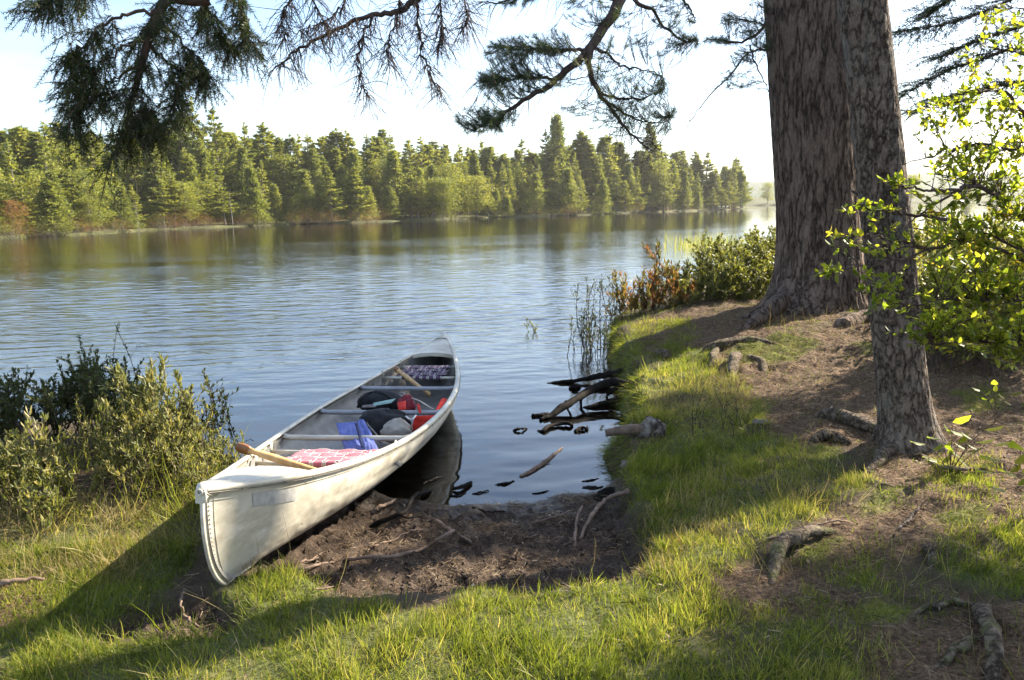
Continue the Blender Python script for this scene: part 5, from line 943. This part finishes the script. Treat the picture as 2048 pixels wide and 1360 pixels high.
stick('floating_stick', 'bark covered stick floating in the shallows', 'stick', [(1040, 953, .0), (1060, 944, .004), (1085, 927, .006), (1105, 912, .004), (1125, 895, .0)], [.010, .016, .015, .014, .005], 'stick', [(.5, [(1100, 925, .006)], .006)], F_, zoff=1)
stick('floating_stick', 'thin wet twig close to the mud edge', 'stick', [(990, 970, .0), (1010, 967, .006), (1028, 962, .0)], [.006, .009, .004], 'drift', (), F_, zoff=1)
stick('floating_stick', 'black stub lying by the canoe at the water edge', 'stick', [(905, 978, .01), (922, 974, .02), (942, 965, .01)], [.008, .014, .012], 'drift', (), F_, zoff=1)
stick('floating_stick', 'pale straw floating beside the hull', 'stick', [(846, 968, .004), (868, 958, .006), (884, 952, .004)], [.003, .004, .003], 'driftpale', (), F_, zoff=1)
for k, (u, v) in enumerate([(960, 985), (1080, 985), (1180, 960), (1195, 975), (915, 990)]): stick('wet_debris', 'sliver of wet debris in the shallows', 'debris', [(u-16, v+3, .0), (u, v, .006), (u+18, v-3, .0)], [.004, .007, .003], 'drift', (), 'slivers of wet debris in the shallows', zoff=1, n=10)
# bleached stump on the bank with a log sticking out of it
c = ground_at(1300, 872); c[2] = max(c[2], .12); st = thing('stump', 'bleached grey stump on the bank edge with a broken log sticking over the water', 'stump', c)
mb = MB(); P = curve([aty(1296, 905, c[1]-.1), aty(1284, 885, c[1]), aty(1292, 862, c[1]), aty(1304, 842, c[1]+.05)], 16); mb.tube(P, np.interp(np.linspace(0, 1, 16), [0, .4, .8, 1], [.08, .05, .055, .045])*(1+.5*fbm(np.arange(16)*.6, np.zeros(16)+3)), 16)
mb.tube(curve([aty(1295, 865, c[1]), aty(1312, 850, c[1]), aty(1320, 862, c[1]-.02), aty(1308, 885, c[1]-.05)], 12), np.array([.03, .045, .05, .05, .046, .04, .05, .045, .04, .045, .035, .02]), 14); mb.build('stump_wood', M['driftpale'], st)
mb = MB(); mb.tube(curve([aty(1292, 862, c[1]), aty(1262, 858, c[1]), aty(1236, 862, c[1]), aty(1211, 866, c[1])], 16), np.linspace(.04, .026, 16)*(1+.15*fbm(np.arange(16)*.9, np.zeros(16)+8)), 12); mb.build('broken_log', M['stick'], st)
def rock(name, label, u, v, r, sq=(1, .8, .6), mt='driftpale'):
    g_ = ground_at(u, v); mb = MB(); mb.blob(g_+np.array([0, 0, r*.2]), np.array([r*sq[0], 0, 0]), np.array([0, r*sq[1], 0]), np.array([0, 0, r*sq[2]]), 14, .5, .6); return tag(mb.build(name, M[mt]), label, 'stone')
M['stone'] = plain('grey_pink_stone', [(.3, (.08, .065, .055)), (.6, (.19, .155, .135)), (.8, (.30, .25, .22))], .85, 22, .6, .006)
rock('stone', 'small pinkish stone half buried in the bank grass', 1256, 935, .055, mt='stone'); rock('stone', 'pale stone in the grass left of the slender tree', 1520, 845, .035, (1.4, 1, .5), 'stone')
for u, v in [(1225, 985), (1200, 1000), (1180, 985)]: rock('wet_rock', 'dark wet rock where the mud meets the bank', u, v, .05, (1.5, 1, .5), 'drift')['group'] = 'dark wet rocks at the corner of the bank'

# ------------------------------------------------------------- grass, straw, litter (nobody could count these)
def scatter(n, box, dens):
    x = R.uniform(box[0], box[1], n); y = R.uniform(box[2], box[3], n); k = R.rand(n) < dens(x, y); x, y = x[k], y[k]; return x, y, height(x, y)
LAWN = [P_(.3, (-200, 1170), (250, 1150), (430, 1195), (600, 1130), (640, 1165), (760, 1190), (860, 1192), (960, 1165), (1050, 1185), (1150, 1160), (1290, 1140), (1350, 1140), (1480, 1190), (1580, 1200), (1720, 1215), (1800, 1260), (1800, 1600), (-300, 1600)),
        P_(.3, (1245, 900), (1330, 850), (1400, 800), (1480, 810), (1580, 880), (1680, 940), (1740, 960), (1640, 1010), (1560, 1060), (1460, 1110), (1420, 1170), (1310, 1150), (1270, 1080), (1250, 1000)),
        P_(.35, (1225, 690), (1280, 645), (1370, 655), (1400, 700), (1470, 745), (1520, 800), (1440, 830), (1330, 840), (1250, 800)), P_(.3, (1090, 1135), (1120, 1100), (1190, 1095), (1190, 1130)), P_(.35, (1680, 1110), (1740, 1075), (1790, 1110), (1760, 1150), (1690, 1150)), P_(.35, (1540, 1180), (1620, 1150), (1700, 1200), (1560, 1220)),
        P_(.3, (-150, 1060), (120, 1080), (330, 1040), (400, 1060), (300, 1190), (-150, 1190)), P_(.35, (1880, 1040), (2048, 1000), (2200, 1150), (2048, 1160), (1900, 1120)), P_(.35, (1860, 900), (1990, 900), (1990, 990), (1880, 990)), P_(.3, (400, 1195), (440, 1130), (640, 1110), (640, 1190))]
DRY = [P_(.3, (-250, 960), (200, 980), (390, 1010), (380, 1090), (250, 1140), (-250, 1170)), P_(.32, (1240, 1000), (1330, 960), (1430, 900), (1500, 930), (1460, 1100), (1330, 1140), (1260, 1080)), P_(.38, (1290, 760), (1440, 720), (1500, 780), (1400, 800), (1290, 800)), P_(.33, (1560, 900), (1700, 940), (1700, 1000), (1500, 1000))]
P5 = P_(.38, (1480, 720), (1640, 700), (1720, 760), (1640, 800), (1520, 790))
DUFFX = 0
lawn = lambda x, y: np.max([sst(-.06, .05, sdist(p, x, y)+fbm(x*6, y*6)*.18) for p in LAWN], 0)
dry = lambda x, y: np.max([sst(-.08, .10, sdist(p, x, y)+fbm(x*5+7, y*5)*.25) for p in DRY], 0)
onl = lambda x, y: (land(x, y) > .015)*1.
cl = lambda x, y: (sst(.30, .62, vnoise(x*7, y*7))*.65+.35)*(1-.7*sst(.3, 1., x)*sst(.48, .34, vnoise(x*3.1+31, y*3.1)))
def off_canoe(x, y):
    q = np.stack([x-A[0], y-A[1]], -1); s = (q@AX[:2])/L*2-1; t = q@RT[:2]; return ((np.abs(t) > hw(np.clip(s, -.97, .97))*.75+.02) | (s < -.98) | (s > 1))*1.
gattr('turf', lambda x, y: (1-.7*sst(.3, 1., x)*sst(.48, .34, vnoise(x*3.1+31, y*3.1)))*np.maximum(lawn(x, y), .8*dry(x, y))*(1-.9*mudm(x, y)))
def grow(name, label, mt, n, box, dens, L0, W0, tm, lay=.5, cat='grass', nz=.35):
    x, y, z = scatter(n, box, lambda x, y: np.clip(dens(x, y), 0, 1)*onl(x, y)*off_canoe(x, y)); k = len(x); mb = MB(); big = .5+1.0*vnoise(x*5+40, y*5)
    cs = .055 if L0 < .1 else .10; ci = np.floor(x/cs).astype(int); cj = np.floor(y/cs).astype(int); tx = (ci+.2+.6*_G[ci % 256, cj % 256])*cs-x; ty = (cj+.2+.6*_G[cj % 256, (ci+31) % 256])*cs-y; td = np.stack([-tx, -ty, 0*x], -1)/cs
    big = big*np.clip(1.25-1.1*np.linalg.norm(td, axis=1), .35, 1.2)*(.7+.6*_G[(ci+77) % 256, cj % 256])
    dx = nrm(rv(k, lay*.6)+td*1.5+np.array([0, 0, 1.])+np.stack([fbm(x*3, y*3), fbm(x*3+50, y*3), 0*x], -1)*1.4); dy = nrm(np.cross(dx, rv(k)))
    T = [(0, -.5, 0), (0, .5, 0), (.5, -.4, .06), (.5, .4, .06), (.85, -.22, .0), (.85, .22, .0), (1.05, 0, -.12)]; FC = [[(0, 2, 3, 1), (2, 4, 5, 3)], [(4, 6, 5)]]
    mb.tmpl(T, FC, np.stack([x, y, z-.006], -1), dx, dy, L0*R.uniform(.45, 1.25, k)*big, W0*R.uniform(.7, 1.3, k), np.clip(tm(x, y)+R.normal(0, .17, k)+.25*(_G[(ci+13) % 256, (cj+5) % 256]-.5), 0, 1)); print(name, k)
    return tag(mb.build(name, M[mt], smooth=False), label, cat, kind='stuff')
tmg = lambda x, y: .42+fbm(x*1.7+3, y*1.7)*.7+.14*sst(.5, 1.2, x)
grow('short_grass', 'short sunlit green grass in the foreground and along the right bank', 'grass', 1300000, (-3.2, 4.4, 1.6, 9.5), lambda x, y: lawn(x, y)*cl(x, y)*np.clip(3.6/y, .3, 1)*(1-.85*mudm(x, y)), .062, .0028, tmg, .45)
grow('long_grass', 'longer arching green grass blades rising above the turf', 'grass', 90000, (-3.2, 4.4, 1.6, 9.5), lambda x, y: lawn(x, y)*sst(.5, .8, vnoise(x*4+11, y*4))*.28, .12, .0034, lambda x, y: .55+0*x, .6)
grow('dry_grass', 'dry straw coloured grass matted on both banks', 'straw', 420000, (-3.6, 4.4, 2.6, 9.), lambda x, y: dry(x, y)*cl(x+5, y)*.9*(1-mudm(x, y)), .11, .0028, lambda x, y: .46+0*x, 1.1)
grow('bank_turf', 'thin wiry turf over the rest of the right bank', 'grass', 420000, (.3, 7.5, 1.8, 12.), lambda x, y: (1-.8*duffm(x, y))*cl(x, y+9)*.8*(1-mudm(x, y)), .05, .0028, lambda x, y: .3+0*x, .7)
grow('dry_stems', 'stray dry stems standing in the turf', 'straw', 26000, (-3.2, 4.4, 1.6, 9.), lambda x, y: .16*(1-mudm(x, y))+.1*lawn(x, y), .17, .0020, lambda x, y: .55+0*x, .6)
grow('wild_grass', 'tall wild grass growing up through the left bushes', 'grass', 9000, (-3.4, -1.5, 3.6, 4.9), lambda x, y: sst(.35, .7, vnoise(x*4+2, y*4))*.55, .25, .0036, lambda x, y: .6+0*x, .5)
# fringe hanging over the cut bank
n = 60000; x = R.uniform(.5, 2.6, n); y = R.uniform(4.9, 11, n); d = land(x, y); k = (d > -.01) & (d < .14) & (mudm(x, y) < .3); x, y, z, = x[k], y[k], height(x[k], y[k]); e = .03
gdx = land(x+e, y)-land(x-e, y); gdy = land(x, y+e)-land(x, y-e); o = nrm(np.stack([-gdx, -gdy, 0*x], -1)); mb = MB(); k = len(x); dx = nrm(o*.8+rv(k, .4)+np.array([0, 0, R.uniform(-.5, .6)]))
mb.tmpl(BLADE, BF, np.stack([x, y, z], -1), dx, rv(k), R.uniform(.05, .16, k), .003, np.clip(.42+R.normal(0, .25, k), 0, 1)); tag(mb.build('bank_fringe', M['grass'], smooth=False), 'grass fringe hanging over the cut edge of the right bank', 'grass', kind='stuff')
# fallen needles and bits
def litter(name, label, n, box, dens, L0, W0, tm, cat='litter'):
    x, y, z = scatter(n, box, lambda x, y: np.clip(dens(x, y), 0, 1)*onl(x, y)*off_canoe(x, y)); k = len(x); mb = MB(); dx = nrm(rv(k)*np.array([1, 1, .22])); mb.tmpl(NEED+[(1, .5, 0)], [[(0, 2, 3, 1)]], np.stack([x, y, z+R.uniform(.002, .012, k)], -1), dx, rv(k)*np.array([1, 1, .5]), R.uniform(.4, 1.3, k)*L0, W0*R.uniform(.6, 1.4, k), np.clip(tm+R.normal(0, .2, k), 0, 1))
    print(name, k); return tag(mb.build(name, M['litter'], smooth=False), label, cat, kind='stuff')
LITT = None
litter('pine_needles', 'fallen brown pine needles covering the bare ground', 420000, (-3., 6, 1.7, 10.5), lambda x, y: duffm(x, y)*.6+.16*(1-mudm(x, y)), .055, .0022, .5)
litter('mud_debris', 'needles and bits of bark strewn over the mud', 160000, (-1.8, 1.8, 2.6, 5.8), lambda x, y: mudm(x, y)*(.2+.8*sst(.45, .7, vnoise(x*6, y*6)))*.7, .035, .0022, .55)
x, y, z = scatter(9000, (-3., 4.5, 1.8, 8), lambda x, y: (duffm(x, y)*.5+mudm(x, y)*.30+.06)*onl(x, y)*off_canoe(x, y)); k = len(x); mb = MB(); mb.tmpl(LEAF, LF, np.stack([x, y, z+.008], -1), rv(k)*np.array([1, 1, .4]), rv(k)*np.array([1, 1, .3]), R.uniform(.012, .03, k), R.uniform(.006, .016, k), np.clip(.55+R.normal(0, .25, k), 0, 1)); tag(mb.build('fallen_leaves', M['litter'], smooth=False), 'dead leaves and chips lying over litter and mud', 'litter', kind='stuff')
# crumbly clods
mb = MB(); x, y, z = scatter(7000, (-1.8, 1.8, 2.5, 5.6), lambda x, y: mudm(x, y)*sst(.35, .7, vnoise(x*5+3, y*5))*sst(.1, .5, land(x, y))*off_canoe(x, y))
ico = nrm(np.array([(0, 0, 1), (1, 0, 0), (0, 1, 0), (-1, 0, 0), (0, -1, 0), (0, 0, -1.)])); k = len(x); mb.tmpl(ico*np.array([1, 1, .7]), [[(0, 1, 2), (0, 2, 3), (0, 3, 4), (0, 4, 1), (5, 2, 1), (5, 3, 2), (5, 4, 3), (5, 1, 4)]], np.stack([x, y, z], -1), rv(k), rv(k), R.uniform(.005, .017, k), R.uniform(.005, .017, k), .5)
M['clod'] = plain('dark_clods', [(.3, (.03, .02, .015)), (.6, (.085, .058, .042)), (.8, (.15, .11, .08))], .9, 40, .6, .004); tag(mb.build('mud_clods', M['clod'], smooth=False), 'crumbs and clods of dark mud', 'mud', kind='stuff')
# moss cushions
x, y, z = scatter(160000, (.8, 4.6, 2.4, 10), lambda x, y: mossm(x, y)); k = len(x); mb = MB(); mb.tmpl(NEED, NF, np.stack([x, y, z], -1), nrm(rv(k, .6)+np.array([0, 0, 1.])), rv(k), R.uniform(.008, .018, k), .004, np.clip(.5+R.normal(0, .2, k), 0, 1)); tag(mb.build('moss', M['moss'], smooth=False), 'bright moss patches between the roots', 'moss', kind='stuff')
# reeds in the shallows beyond the right bank
mb = MB(); n = 800; P = []
for _ in range(n):
    u = np.clip(R.normal(1415, 45), 1330, 1500); v = R.uniform(478, 506); P.append(at(u, v, 0))
P = np.array(P); mb.tmpl(BLADE, BF, P, nrm(rv(n, .10)+np.array([0, 0, 1.])), rv(n), R.uniform(.15, .55, n), .014, np.clip(.7+R.normal(0, .15, n), 0, 1)); tag(mb.build('reeds', M['grass'], smooth=False), 'thin bed of yellow-green reeds in the water beyond the right bank', 'reeds', kind='stuff')

# ------------------------------------------------------------- thin warm summer haze over the lake
mb = MB(); mb.box((0, 640, 20), (1500, 0, 0), (0, 1000, 0), (0, 0, 26)); hz = mb.build('haze', None, mats=[D.materials.new('summer_haze')], smooth=False)
m = hz.data.materials[0]; m.use_nodes = True; nt = m.node_tree; nt.nodes.clear(); o = nt.nodes.new('ShaderNodeOutputMaterial'); v = nt.nodes.new('ShaderNodeVolumePrincipled')
v.inputs['Color'].default_value = (1, .97, .92, 1); v.inputs['Density'].default_value = .00022; v.inputs['Anisotropy'].default_value = .35; nt.links.new(v.outputs[0], o.inputs['Volume']); tag(hz, kind='stuff'); tag(hz, 'pale haze over the lake', 'haze')
